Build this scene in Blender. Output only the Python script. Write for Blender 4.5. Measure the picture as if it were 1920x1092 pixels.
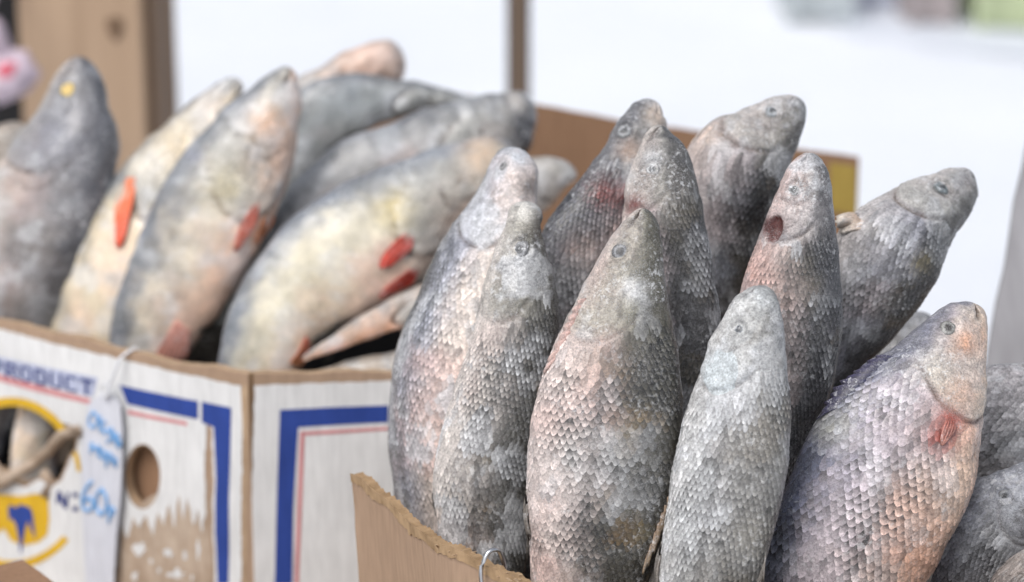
import bpy, math, random
import numpy as np
from mathutils import Vector
from mathutils.geometry import delaunay_2d_cdt

# ------------------------------------------------------------------ scene, camera, light
for o in list(bpy.data.objects):
    bpy.data.objects.remove(o, do_unlink=True)
scene = bpy.context.scene
COL = scene.collection
random.seed(7)
RNG = np.random.default_rng(11)

CAM_Z = 1.40
PITCH = math.radians(15.0)
LENS = 85.0
FPX = 1920.0 * LENS / 36.0

cam_d = bpy.data.cameras.new('camera')
cam_d.lens = LENS
cam_d.sensor_width = 36.0
cam_d.clip_start = 0.05
cam_d.clip_end = 2000.0
cam_d.dof.use_dof = True
cam_d.dof.focus_distance = 1.42
cam_d.dof.aperture_fstop = 4.8
cam_d.dof.aperture_blades = 0
cam = bpy.data.objects.new('camera', cam_d)
cam.location = (0, 0, CAM_Z)
cam.rotation_euler = (math.pi / 2 - PITCH, 0, 0)
COL.objects.link(cam)
scene.camera = cam

SUN_EL, SUN_AZ = math.radians(52), math.radians(215)   # azimuth from +Y, clockwise
world = bpy.data.worlds.new('World')
scene.world = world
world.use_nodes = True
wn = world.node_tree
wn.nodes.clear()
w_out = wn.nodes.new('ShaderNodeOutputWorld')
w_bg = wn.nodes.new('ShaderNodeBackground')
w_sky = wn.nodes.new('ShaderNodeTexSky')
w_sky.sky_type = 'NISHITA'
w_sky.sun_disc = False
w_sky.sun_elevation = SUN_EL
w_sky.sun_rotation = SUN_AZ
w_sky.air_density = 1.0
w_sky.dust_density = 4.0
w_sky.ozone_density = 1.0
w_hs = wn.nodes.new('ShaderNodeHueSaturation')
w_hs.inputs['Saturation'].default_value = 0.45
w_bg.inputs['Strength'].default_value = 0.15
wn.links.new(w_sky.outputs[0], w_hs.inputs['Color'])
wn.links.new(w_hs.outputs[0], w_bg.inputs['Color'])
wn.links.new(w_bg.outputs[0], w_out.inputs['Surface'])

sun_d = bpy.data.lights.new('sun', 'SUN')
sun_d.energy = 1.3
sun_d.angle = math.radians(35)
sun_d.color = (1.0, 0.97, 0.93)
sun = bpy.data.objects.new('sun', sun_d)
sdir = Vector((math.sin(SUN_AZ) * math.cos(SUN_EL), math.cos(SUN_AZ) * math.cos(SUN_EL), math.sin(SUN_EL)))
sun.rotation_euler = sdir.to_track_quat('Z', 'Y').to_euler()
sun.location = (0, -2, 6)
COL.objects.link(sun)

scene.view_settings.view_transform = 'Standard'
scene.view_settings.look = 'None'
scene.view_settings.exposure = 0.16
scene.view_settings.gamma = 1.0
scene.view_settings.use_curve_mapping = False
scene.render.engine = 'CYCLES'

# ------------------------------------------------------------------ helpers
CP, SP = math.cos(PITCH), math.sin(PITCH)
CAMP = np.array([0.0, 0.0, CAM_Z])

def ray(px, py):
    x = (px - 960.0) / FPX
    y = -(py - 546.0) / FPX
    return np.array([x, y * SP + CP, y * CP - SP])

def at(px, py, Y):
    d = ray(px, py)
    return CAMP + d * (Y / d[1])

def at_z(px, py, z):
    d = ray(px, py)
    return CAMP + d * ((z - CAM_Z) / d[2])

def proj(P):
    P = np.asarray(P) - CAMP
    dep = P[..., 1] * CP - P[..., 2] * SP
    up = P[..., 1] * SP + P[..., 2] * CP
    return 960 + P[..., 0] / dep * FPX, 546 - up / dep * FPX

def lin(r, g, b):
    f = lambda c: (c / 255 / 12.92) if c / 255 <= 0.04045 else ((c / 255 + 0.055) / 1.055) ** 2.4
    return np.array([f(r), f(g), f(b)])

def _hash(ix, iy, iz, seed):
    h = (ix * 374761393 + iy * 668265263 + iz * 2147483647 + seed * 144665) & 0xFFFFFFFF
    h = ((h ^ (h >> 13)) * 1274126177) & 0xFFFFFFFF
    h = h ^ (h >> 16)
    return (h & 0xFFFF) / 65535.0

def vnoise(P, scale, seed=0):
    """value noise in [0,1]"""
    P = np.asarray(P, dtype=float) * scale + 1000.0
    i = np.floor(P).astype(np.int64)
    f = P - i
    f = f * f * (3 - 2 * f)
    r = 0
    for dx in (0, 1):
        for dy in (0, 1):
            for dz in (0, 1):
                w = (f[..., 0] if dx else 1 - f[..., 0]) * (f[..., 1] if dy else 1 - f[..., 1]) * (f[..., 2] if dz else 1 - f[..., 2])
                r = r + w * _hash(i[..., 0] + dx, i[..., 1] + dy, i[..., 2] + dz, seed)
    return r

def fnoise(P, scale, seed=0, octv=3):
    r, a, s = 0, 0.5, 0
    for k in range(octv):
        r = r + a * vnoise(P, scale * 2.03 ** k, seed + 17 * k)
        s += a
        a *= 0.55
    return r / s

def sstep(a, b, x):
    t = np.clip((x - a) / (b - a), 0, 1)
    return t * t * (3 - 2 * t)

def mixc(c0, c1, f):
    return c0 * (1 - f[..., None]) + c1 * f[..., None]

def mesh_obj(name, verts, faces, mat=None, parent=None, base=None, cols=None, smooth=True):
    verts = np.asarray(verts, dtype=float).reshape(-1, 3)
    if base is not None:
        verts = verts - np.asarray(base)
    me = bpy.data.meshes.new(name)
    me.from_pydata(verts.tolist(), [], [tuple(int(i) for i in f) for f in faces])
    if cols is not None:
        at_ = me.color_attributes.new('Col', 'FLOAT_COLOR', 'POINT')
        c = np.ones((len(verts), 4), dtype=np.float32)
        c[:, :3] = np.clip(np.asarray(cols).reshape(-1, 3), 0, 1)
        at_.data.foreach_set('color', c.ravel())
    if smooth:
        me.polygons.foreach_set('use_smooth', [True] * len(me.polygons))
    if mat:
        me.materials.append(mat)
    me.update()
    o = bpy.data.objects.new(name, me)
    COL.objects.link(o)
    if parent is not None:
        o.parent = parent
    return o

def thing(name, label, cat, loc=(0, 0, 0), group=None):
    o = bpy.data.objects.new(name, None)
    COL.objects.link(o)
    o.location = tuple(float(v) for v in loc)
    o.empty_display_size = 0.05
    o['label'] = label
    o['category'] = cat
    if group:
        o['group'] = group
    return o

# ------------------------------------------------------------------ materials
def new_mat(name):
    m = bpy.data.materials.new(name)
    m.use_nodes = True
    nt = m.node_tree
    b = nt.nodes['Principled BSDF']
    return m, nt, b

def N(nt, kind, **kw):
    n = nt.nodes.new(kind)
    for k, v in kw.items():
        if k in n.inputs:
            n.inputs[k].default_value = v
        else:
            setattr(n, k, v)
    return n

def ramp(nt, src, stops):
    r = nt.nodes.new('ShaderNodeValToRGB')
    el = r.color_ramp.elements
    while len(el) < len(stops):
        el.new(0.5)
    for e, (p, c) in zip(el, stops):
        e.position = p
        e.color = (c[0], c[1], c[2], 1) if hasattr(c, '__len__') else (c, c, c, 1)
    nt.links.new(src, r.inputs[0])
    return r

def mixn(nt, blend, fac, a, b):
    m = nt.nodes.new('ShaderNodeMix')
    m.data_type = 'RGBA'
    m.blend_type = blend
    for sock, v in ((m.inputs[0], fac), (m.inputs[6], a), (m.inputs[7], b)):
        if hasattr(v, 'is_output'):
            nt.links.new(v, sock)
        elif hasattr(v, '__len__'):
            sock.default_value = (v[0], v[1], v[2], 1)
        else:
            sock.default_value = v
    return m.outputs[2]

def skin_material(name, frost, frost_scale, bump, rough, spec=0.4, grit=0.35, fleck=0.6, coat=0.25):
    m, nt, b = new_mat(name)
    L = nt.links.new
    a = N(nt, 'ShaderNodeAttribute', attribute_name='Col')
    tc = N(nt, 'ShaderNodeTexCoord')
    n1 = N(nt, 'ShaderNodeTexNoise', Scale=frost_scale, Detail=5.0, Roughness=0.65)
    n2 = N(nt, 'ShaderNodeTexNoise', Scale=1500.0, Detail=2.0, Roughness=0.6)
    n3 = N(nt, 'ShaderNodeTexNoise', Scale=60.0, Detail=3.0, Roughness=0.6)
    for n in (n1, n2, n3):
        L(tc.outputs['Object'], n.inputs['Vector'])
    v = ramp(nt, n1.outputs[0], [(0.25, 0.62), (0.75, 1.25)])
    c = mixn(nt, 'MULTIPLY', 0.8, a.outputs['Color'], v.outputs[0])
    n4 = N(nt, 'ShaderNodeTexNoise', Scale=780.0, Detail=3.0, Roughness=0.75)
    L(tc.outputs['Object'], n4.inputs['Vector'])
    g4 = ramp(nt, n4.outputs[0], [(0.32, 1.0 - grit), (0.50, 1.0), (0.68, 1.0 + grit)])
    c = mixn(nt, 'MULTIPLY', 1.0, c, g4.outputs[0])
    fm = nt.nodes.new('ShaderNodeMath')
    fm.operation = 'MULTIPLY'
    f1 = ramp(nt, n2.outputs[0], [(0.50, 0.0), (0.68, 1.0)])
    f2 = ramp(nt, n3.outputs[0], [(0.38, 0.15), (0.66, 1.0)])
    L(f1.outputs[0], fm.inputs[0])
    L(f2.outputs[0], fm.inputs[1])
    fs = nt.nodes.new('ShaderNodeMath')
    fs.operation = 'MULTIPLY'
    L(fm.outputs[0], fs.inputs[0])
    fs.inputs[1].default_value = frost
    c = mixn(nt, 'MIX', fs.outputs[0], c, (0.80, 0.82, 0.86))
    n5 = N(nt, 'ShaderNodeTexNoise', Scale=330.0, Detail=4.0, Roughness=0.7, Distortion=0.4)
    n6 = N(nt, 'ShaderNodeTexNoise', Scale=34.0, Detail=3.0, Roughness=0.6)
    L(tc.outputs['Object'], n5.inputs['Vector'])
    L(tc.outputs['Object'], n6.inputs['Vector'])
    f5 = ramp(nt, n5.outputs[0], [(0.54, 0.0), (0.63, 1.0)])
    f6 = ramp(nt, n6.outputs[0], [(0.44, 0.04), (0.62, 1.0)])
    m5 = nt.nodes.new('ShaderNodeMath')
    m5.operation = 'MULTIPLY'
    L(f5.outputs[0], m5.inputs[0])
    L(f6.outputs[0], m5.inputs[1])
    m6 = nt.nodes.new('ShaderNodeMath')
    m6.operation = 'MULTIPLY'
    L(m5.outputs[0], m6.inputs[0])
    m6.inputs[1].default_value = fleck
    c = mixn(nt, 'MIX', m6.outputs[0], c, (0.86, 0.88, 0.91))
    b.inputs['Coat Weight'].default_value = coat
    b.inputs['Coat Roughness'].default_value = 0.22
    L(c, b.inputs['Base Color'])
    rr = ramp(nt, n1.outputs[0], [(0.3, rough - 0.12), (0.7, rough + 0.15)])
    L(rr.outputs[0], b.inputs['Roughness'])
    b.inputs['Specular IOR Level'].default_value = spec
    bp = N(nt, 'ShaderNodeBump', Strength=bump, Distance=0.0015)
    ad = nt.nodes.new('ShaderNodeMath')
    ad.operation = 'ADD'
    L(n1.outputs[0], ad.inputs[0])
    L(fm.outputs[0], ad.inputs[1])
    L(ad.outputs[0], bp.inputs['Height'])
    L(bp.outputs[0], b.inputs['Normal'])
    return m

M_SKIN = skin_material('frozen_skin', 0.42, 220.0, 0.6, 0.40, grit=0.45, fleck=0.5, coat=0.3)
M_SCALE = skin_material('frozen_scale', 0.17, 420.0, 0.40, 0.32, spec=0.5, grit=0.38, fleck=0.30, coat=0.4)
M_PERCH = skin_material('perch_skin', 0.45, 70.0, 0.32, 0.34, grit=0.22, fleck=0.45, coat=0.45)
M_FIN = skin_material('fin_membrane', 0.30, 300.0, 0.4, 0.5)
M_EYE = skin_material('frozen_eye', 0.45, 500.0, 0.4, 0.30, spec=0.5, grit=0.4)

def card_material(name, col, col2, scale=6.0, rough=0.85):
    m, nt, b = new_mat(name)
    L = nt.links.new
    tc = N(nt, 'ShaderNodeTexCoord')
    n1 = N(nt, 'ShaderNodeTexNoise', Scale=scale, Detail=6.0, Roughness=0.6)
    mp = N(nt, 'ShaderNodeMapping')
    mp.inputs['Scale'].default_value = (300, 300, 30)
    n2 = N(nt, 'ShaderNodeTexNoise', Scale=1.0, Detail=3.0, Roughness=0.6)
    L(tc.outputs['Object'], n1.inputs['Vector'])
    L(tc.outputs['Object'], mp.inputs['Vector'])
    L(mp.outputs[0], n2.inputs['Vector'])
    r1 = ramp(nt, n1.outputs[0], [(0.3, col2), (0.7, col)])
    r2 = ramp(nt, n2.outputs[0], [(0.3, 0.86), (0.7, 1.06)])
    c = mixn(nt, 'MULTIPLY', 1.0, r1.outputs[0], r2.outputs[0])
    L(c, b.inputs['Base Color'])
    b.inputs['Roughness'].default_value = rough
    b.inputs['Specular IOR Level'].default_value = 0.2
    bp = N(nt, 'ShaderNodeBump', Strength=0.35, Distance=0.001)
    L(n2.outputs[0], bp.inputs['Height'])
    L(bp.outputs[0], b.inputs['Normal'])
    return m

M_CARD = card_material('cardboard', (0.40, 0.285, 0.205), (0.33, 0.23, 0.16))
M_CARD_DK = card_material('cardboard_dark', (0.31, 0.19, 0.12), (0.26, 0.155, 0.095))
M_CARD_EDGE = card_material('cardboard_edge', (0.50, 0.37, 0.25), (0.36, 0.25, 0.16), 60)
M_LINER = card_material('white_liner', (0.72, 0.73, 0.74), (0.62, 0.63, 0.64), 14)
M_PULP = card_material('torn_pulp', (0.50, 0.41, 0.33), (0.36, 0.27, 0.20), 40)
M_LIP = card_material('frayed_card', (0.43, 0.30, 0.18), (0.24, 0.16, 0.09), 90)
M_OLIVE = card_material('dull_yellow_print', (0.42, 0.31, 0.08), (0.36, 0.26, 0.07), 30)
M_BLUE = card_material('blue_print', (0.030, 0.066, 0.30), (0.025, 0.055, 0.25), 30, 0.6)
M_PALEBLUE = card_material('pale_blue_print', (0.47, 0.51, 0.66), (0.42, 0.46, 0.62), 30, 0.6)
M_NAVY = card_material('navy_print', (0.035, 0.05, 0.20), (0.03, 0.045, 0.17), 30, 0.6)
M_RED = card_material('faded_red_print', (0.62, 0.26, 0.27), (0.55, 0.24, 0.25), 40, 0.6)
M_YELLOW = card_material('yellow_print', (0.66, 0.42, 0.03), (0.60, 0.36, 0.02), 40, 0.6)
M_TAG = card_material('tag_paper', (0.60, 0.62, 0.68), (0.54, 0.56, 0.63), 20)
M_INK = card_material('blue_ink', (0.20, 0.42, 0.74), (0.16, 0.37, 0.68), 60, 0.6)

def simple_mat(name, col, rough=0.6, metal=0.0, var=0.15, scale=30.0):
    m, nt, b = new_mat(name)
    tc = N(nt, 'ShaderNodeTexCoord')
    n1 = N(nt, 'ShaderNodeTexNoise', Scale=scale, Detail=4.0)
    nt.links.new(tc.outputs['Object'], n1.inputs['Vector'])
    lo = tuple(c * (1 - var) for c in col)
    hi = tuple(min(1, c * (1 + var)) for c in col)
    r = ramp(nt, n1.outputs[0], [(0.3, lo), (0.7, hi)])
    nt.links.new(r.outputs[0], b.inputs['Base Color'])
    b.inputs['Roughness'].default_value = rough
    b.inputs['Metallic'].default_value = metal
    bp = N(nt, 'ShaderNodeBump', Strength=0.2, Distance=0.002)
    nt.links.new(n1.outputs[0], bp.inputs['Height'])
    nt.links.new(bp.outputs[0], b.inputs['Normal'])
    return m

M_WIRE = simple_mat('steel_wire', (0.55, 0.56, 0.58), 0.3, 1.0)
M_STRING = simple_mat('white_string', (0.62, 0.64, 0.68), 0.8)

def wood_material(name, c0, c1, vertical=True, knots=0.0, sc=1.0):
    m, nt, b = new_mat(name)
    L = nt.links.new
    tc = N(nt, 'ShaderNodeTexCoord')
    mp = N(nt, 'ShaderNodeMapping')
    mp.inputs['Scale'].default_value = (30 * sc, 30 * sc, 1.6 * sc) if vertical else (1.6 * sc, 30 * sc, 30 * sc)
    L(tc.outputs['Object'], mp.inputs['Vector'])
    n1 = N(nt, 'ShaderNodeTexNoise', Scale=1.0, Detail=6.0, Roughness=0.6, Distortion=0.6)
    L(mp.outputs[0], n1.inputs['Vector'])
    r = ramp(nt, n1.outputs[0], [(0.3, c0), (0.7, c1)])
    L(r.outputs[0], b.inputs['Base Color'])
    b.inputs['Roughness'].default_value = 0.75
    bp = N(nt, 'ShaderNodeBump', Strength=0.3, Distance=0.002)
    L(n1.outputs[0], bp.inputs['Height'])
    L(bp.outputs[0], b.inputs['Normal'])
    return m

M_WOOD = wood_material('tan_wood', (0.36, 0.25, 0.165), (0.46, 0.33, 0.225))
M_WOOD_DK = wood_material('brown_wood', (0.17, 0.105, 0.06), (0.26, 0.165, 0.10))
M_WOOD_GR = wood_material('grey_wood', (0.26, 0.257, 0.27), (0.38, 0.375, 0.395))
M_TABLE = wood_material('table_wood', (0.22, 0.16, 0.11), (0.32, 0.24, 0.17), vertical=False)
M_BLACK = simple_mat('black_plastic', (0.012, 0.012, 0.014), 0.5)
M_KNOT = simple_mat('wood_knot', (0.16, 0.10, 0.06), 0.8)

# ------------------------------------------------------------------ the setting
def snow_ground():
    m, nt, b = new_mat('snow')
    L = nt.links.new
    tc = N(nt, 'ShaderNodeTexCoord')
    n1 = N(nt, 'ShaderNodeTexNoise', Scale=0.6, Detail=6.0, Roughness=0.6)
    n2 = N(nt, 'ShaderNodeTexNoise', Scale=14.0, Detail=6.0, Roughness=0.7)
    L(tc.outputs['Object'], n1.inputs['Vector'])
    L(tc.outputs['Object'], n2.inputs['Vector'])
    r = ramp(nt, n1.outputs[0], [(0.35, (0.73, 0.765, 0.82)), (0.65, (0.79, 0.82, 0.87))])
    L(r.outputs[0], b.inputs['Base Color'])
    b.inputs['Roughness'].default_value = 0.8
    bp = N(nt, 'ShaderNodeBump', Strength=0.4, Distance=0.03)
    L(n2.outputs[0], bp.inputs['Height'])
    L(bp.outputs[0], b.inputs['Normal'])
    xs = np.concatenate([[-400, -150, -60, -30], np.linspace(-14, 14, 71), [30, 60, 150, 400]])
    ys = np.concatenate([[-300, -100, -40, -15, -6], np.linspace(-3, 22, 64), [32, 50, 90, 180, 400, 800]])
    X, Y = np.meshgrid(xs, ys, indexing='ij')
    P = np.stack([X, Y, X * 0], -1)
    Z = (fnoise(P, 0.9, 3) - 0.5) * 0.10
    Z = Z * np.exp(-((Y - 1.8) / 40.0) ** 2)
    near = np.exp(-((X / 2.0) ** 2 + ((Y - 2) / 2.0) ** 2))
    Z = Z * (1 - near)
    P[..., 2] = Z
    nx, ny = X.shape
    F = [(i * ny + j, (i + 1) * ny + j, (i + 1) * ny + j + 1, i * ny + j + 1) for i in range(nx - 1) for j in range(ny - 1)]
    global ground_z
    def ground_z(x, y):
        i = int(np.clip(np.searchsorted(xs, x) - 1, 0, len(xs) - 2))
        j = int(np.clip(np.searchsorted(ys, y) - 1, 0, len(ys) - 2))
        a = (x - xs[i]) / (xs[i + 1] - xs[i])
        b_ = (y - ys[j]) / (ys[j + 1] - ys[j])
        return (Z[i, j] * (1 - a) + Z[i + 1, j] * a) * (1 - b_) + (Z[i, j + 1] * (1 - a) + Z[i + 1, j + 1] * a) * b_
    o = mesh_obj('snow_ground', P.reshape(-1, 3), F, m)
    o['kind'] = 'structure'
    # trodden slush lane further back
    m2, nt, b = new_mat('slush')
    tc = N(nt, 'ShaderNodeTexCoord')
    n1 = N(nt, 'ShaderNodeTexNoise', Scale=1.2, Detail=6.0, Roughness=0.65)
    nt.links.new(tc.outputs['Object'], n1.inputs['Vector'])
    r = ramp(nt, n1.outputs[0], [(0.35, (0.63, 0.67, 0.74)), (0.65, (0.72, 0.76, 0.83))])
    nt.links.new(r.outputs[0], b.inputs['Base Color'])
    b.inputs['Roughness'].default_value = 0.6
    pts = []
    n = 60
    for i in range(n + 1):
        x = 1.05 + 13 * i / n
        e0 = 8.3 - 0.16 * (x - 1.0) + 0.25 * math.sin(x * 1.7) + 0.12 * math.sin(x * 4.1) + 1.2 * math.exp(-(x - 1.05) * 4)
        e1 = 12.6 + 0.3 * math.sin(x * 1.1)
        pts.append([(x, e0 + (e1 - e0) * k / 10, 0) for k in range(11)])
    P = np.array(pts)
    P[..., 2] = [[ground_z(p[0], p[1]) + 0.006 for p in row] for row in P]
    F = [(i * 11 + j, (i + 1) * 11 + j, (i + 1) * 11 + j + 1, i * 11 + j + 1) for i in range(n) for j in range(10)]
    o = mesh_obj('slush_path', P.reshape(-1, 3), F, m2)
    o['kind'] = 'structure'
snow_ground()

def box_mesh(x0, x1, y0, y1, z0, z1, bev=0.0):
    """box with chamfered vertical and top edges"""
    b = bev
    ring = [(x0 + b, y0), (x1 - b, y0), (x1, y0 + b), (x1, y1 - b), (x1 - b, y1), (x0 + b, y1), (x0, y1 - b), (x0, y0 + b)]
    cx, cy = (x0 + x1) / 2, (y0 + y1) / 2
    V = []
    for z, ins in ((z0, b), (z0 + b, 0), (z1 - b, 0), (z1, b)):
        for (x, y) in ring:
            V.append((x + (ins if x < cx else -ins), y + (ins if y < cy else -ins), z))
    F = [tuple(range(7, -1, -1)), tuple(range(24, 32))]
    for k in range(3):
        for i in range(8):
            F.append((k * 8 + i, k * 8 + (i + 1) % 8, (k + 1) * 8 + (i + 1) % 8, (k + 1) * 8 + i))
    return V, F

TABLE_Z = 0.655
def table():
    t = thing('market_table', 'wooden trestle table under the boxes of fish', 'table', (0, 1.8, 0))
    y = 1.02
    for k in range(12):
        V, F = box_mesh(-0.85, 0.85, y, y + 0.113, TABLE_Z - 0.025, TABLE_Z - (k % 2) * 0.0008, 0.002)
        mesh_obj('plank', V, F, M_TABLE, t, (0, 1.8, 0), smooth=False)
        y += 0.117
    for sx in (-0.75, 0.75):
        for yy in (1.10, 2.34):
            V, F = box_mesh(sx - 0.03, sx + 0.03, yy - 0.03, yy + 0.03, -0.05, TABLE_Z - 0.085, 0.004)
            mesh_obj('leg', V, F, M_TABLE, t, (0, 1.8, 0), smooth=False)
        V, F = box_mesh(sx - 0.025, sx + 0.025, 1.04, 2.40, TABLE_Z - 0.085, TABLE_Z - 0.025, 0.003)
        mesh_obj('rail', V, F, M_TABLE, t, (0, 1.8, 0), smooth=False)
table()

# ------------------------------------------------------------------ sheets and walls
def in_poly(x, y, poly):
    inside = False
    n = len(poly)
    j = n - 1
    for i in range(n):
        xi, yi = poly[i]
        xj, yj = poly[j]
        if (yi > y) != (yj > y) and x < (xj - xi) * (y - yi) / (yj - yi) + xi:
            inside = not inside
        j = i
    return inside

def densify(poly, step):
    out = []
    n = len(poly)
    for i in range(n):
        a, b = np.array(poly[i]), np.array(poly[(i + 1) % n])
        k = max(1, int(np.linalg.norm(b - a) / step))
        for q in range(k):
            out.append(tuple(a + (b - a) * q / k))
    return out

def fill(poly, holes=(), step=0.012):
    """triangulated sheet in 2D"""
    loops = [densify(poly, step)] + [densify(h, step) for h in holes]
    V, E = [], []
    for lp in loops:
        s = len(V)
        V += lp
        E += [(s + i, s + (i + 1) % len(lp)) for i in range(len(lp))]
    xs = [p[0] for p in poly]
    ys = [p[1] for p in poly]
    x = min(xs) + step * 0.5
    while x < max(xs):
        y = min(ys) + step * 0.5
        while y < max(ys):
            if in_poly(x, y, loops[0]) and not any(in_poly(x, y, h) for h in loops[1:]):
                V.append((x + random.uniform(-.15, .15) * step, y + random.uniform(-.15, .15) * step))
            y += step
        x += step
    r = delaunay_2d_cdt([Vector(v) for v in V], E, [], 0, 1e-6)
    V2 = [(v.x, v.y) for v in r[0]]
    F2 = []
    for f in r[2]:
        cx = sum(V2[i][0] for i in f) / len(f)
        cy = sum(V2[i][1] for i in f) / len(f)
        if in_poly(cx, cy, loops[0]) and not any(in_poly(cx, cy, h) for h in loops[1:]):
            F2.append(tuple(f))
    return V2, F2

class Wall:
    """vertical, possibly curved wall: plan polyline (x,y) run so that its outside is on the right-hand side"""
    def __init__(self, pts, lean=0.0, z0=0.0):
        P = np.array(pts, float)
        d = np.r_[0, np.cumsum(np.linalg.norm(np.diff(P, axis=0), axis=1))]
        n = max(2, int(d[-1] / 0.006))
        u = np.linspace(0, d[-1], n)
        if len(P) > 2:   # Catmull-Rom through the plan points
            T = np.gradient(P, d, axis=0)
            i = np.clip(np.searchsorted(d, u, 'right') - 1, 0, len(d) - 2)
            h = (d[i + 1] - d[i])[:, None]
            t = ((u - d[i]) / (d[i + 1] - d[i]))[:, None]
            Q = (2*t**3-3*t**2+1)*P[i] + (t**3-2*t**2+t)*h*T[i] + (-2*t**3+3*t**2)*P[i+1] + (t**3-t**2)*h*T[i+1]
        else:
            t = (u / d[-1])[:, None]
            Q = P[0] * (1 - t) + P[1] * t
        self.Q = Q
        self.u = np.r_[0, np.cumsum(np.linalg.norm(np.diff(Q, axis=0), axis=1))]
        self.len = self.u[-1]
        T = np.gradient(Q, self.u, axis=0)
        T /= np.linalg.norm(T, axis=1)[:, None]
        self.nrm = np.stack([T[:, 1], -T[:, 0]], 1)
        self.lean, self.z0 = lean, z0
    def pos(self, u, z, off=0.0):
        u = np.asarray(u, float)
        x = np.interp(u, self.u, self.Q[:, 0])
        y = np.interp(u, self.u, self.Q[:, 1])
        nx = np.interp(u, self.u, self.nrm[:, 0])
        ny = np.interp(u, self.u, self.nrm[:, 1])
        o = off + self.lean * (np.asarray(z) - self.z0)
        return np.stack([x + nx * o, y + ny * o, np.asarray(z, float) + 0 * x], -1)
    def uz(self, px, py):
        """ray through a traced point onto the wall"""
        d = ray(px, py)
        best = None
        for k in range(len(self.Q) - 1):
            a, b = self.Q[k], self.Q[k + 1]
            e = b - a
            det = d[0] * (-e[1]) + d[1] * e[0]
            if abs(det) < 1e-12:
                continue
            t = (a[0] * (-e[1]) + a[1] * e[0]) / det
            s = (d[0] * a[1] - d[1] * a[0]) / det
            lo = -60.0 if k == 0 else 0.0
            hi = 60.0 if k == len(self.Q) - 2 else 1.0
            if lo <= s <= hi and t > 0:
                if best is None or t < best[0]:
                    best = (t, self.u[k] + s * (self.u[k + 1] - self.u[k]), CAM_Z + d[2] * t)
        return best[1], best[2]

def wall_sheet(name, W, poly, mats, parent, base, holes=(), off=0.0, thick=0.0, step=0.012, bend=0.0, seed=1, curl=None):
    V2, F2 = fill(poly, holes, step)
    V2 = np.array(V2)
    P = W.pos(V2[:, 0], V2[:, 1], off)
    if bend:
        nx = np.interp(V2[:, 0], W.u, W.nrm[:, 0])
        ny = np.interp(V2[:, 0], W.u, W.nrm[:, 1])
        q = np.c_[V2, np.zeros(len(V2))]
        b = (fnoise(q, 14.0, seed) - 0.5) * 2 * bend
        P[:, 0] += nx * b
        P[:, 1] += ny * b
    # orient faces outward
    F = []
    for f in F2:
        a, b_, c = P[f[0]], P[f[1]], P[f[2]]
        n = np.cross(b_ - a, c - a)
        m = np.interp(V2[f[0], 0], W.u, W.nrm[:, 0]), np.interp(V2[f[0], 0], W.u, W.nrm[:, 1])
        F.append(f if n[0] * m[0] + n[1] * m[1] > 0 else f[::-1])
    o = mesh_obj(name, P, F, mats[0], parent, base, smooth=False)
    for m in mats[1:]:
        o.data.materials.append(m)
    if thick:
        md = o.modifiers.new('thickness', 'SOLIDIFY')
        md.thickness = thick
        md.offset = -1
        md.use_rim = True
        if len(mats) > 1:
            md.material_offset_rim = 1
    return o

def ragged(poly, amp, step, seed):
    r = random.Random(seed)
    d = densify(poly, step)
    return [(x + r.uniform(-amp, amp), y + r.uniform(-amp, amp)) for x, y in d]

def rim_poly(W, ztop_fn, zb, n=40, jit=0.0, seed=0, u0=0.0, u1=None):
    r = random.Random(seed)
    u1 = W.len if u1 is None else u1
    us = np.linspace(u0, u1, n)
    return [(u0, zb), (u1, zb)] + [(float(u), float(ztop_fn(u)) + r.uniform(-jit, jit)) for u in us[::-1]]

def tube(name, pts, rad, mat, parent=None, base=None, seg=8, sub=6):
    P = np.array(pts, float)
    d = np.r_[0, np.cumsum(np.linalg.norm(np.diff(P, axis=0), axis=1))]
    u = np.linspace(0, d[-1], (len(P) - 1) * sub + 1)
    T = np.gradient(P, d, axis=0)
    i = np.clip(np.searchsorted(d, u, 'right') - 1, 0, len(d) - 2)
    h = (d[i + 1] - d[i])[:, None]
    t = ((u - d[i]) / (d[i + 1] - d[i]))[:, None]
    Q = (2*t**3-3*t**2+1)*P[i] + (t**3-2*t**2+t)*h*T[i] + (-2*t**3+3*t**2)*P[i+1] + (t**3-t**2)*h*T[i+1]
    TT = np.gradient(Q, axis=0)
    TT /= np.linalg.norm(TT, axis=1)[:, None] + 1e-12
    ref = np.array([0.31, 0.2, 0.93])
    A = np.cross(TT, ref)
    A /= np.linalg.norm(A, axis=1)[:, None]
    B = np.cross(TT, A)
    V, F = [], []
    for k in range(len(Q)):
        for s in range(seg):
            an = 2 * math.pi * s / seg
            V.append(Q[k] + rad * (math.cos(an) * A[k] + math.sin(an) * B[k]))
    for k in range(len(Q) - 1):
        for s in range(seg):
            F.append((k * seg + s, k * seg + (s + 1) % seg, (k + 1) * seg + (s + 1) % seg, (k + 1) * seg + s))
    F += [tuple(range(seg))[::-1], tuple((len(Q) - 1) * seg + s for s in range(seg))]
    return mesh_obj(name, V, F, mat, parent, base)

# ------------------------------------------------------------------ left box, white printed banana-type carton
RIM = 0.880
BASE_Z = TABLE_Z + 0.001
def xy(px, py, z):
    p = at_z(px, py, z)
    return (p[0], p[1])

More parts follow.
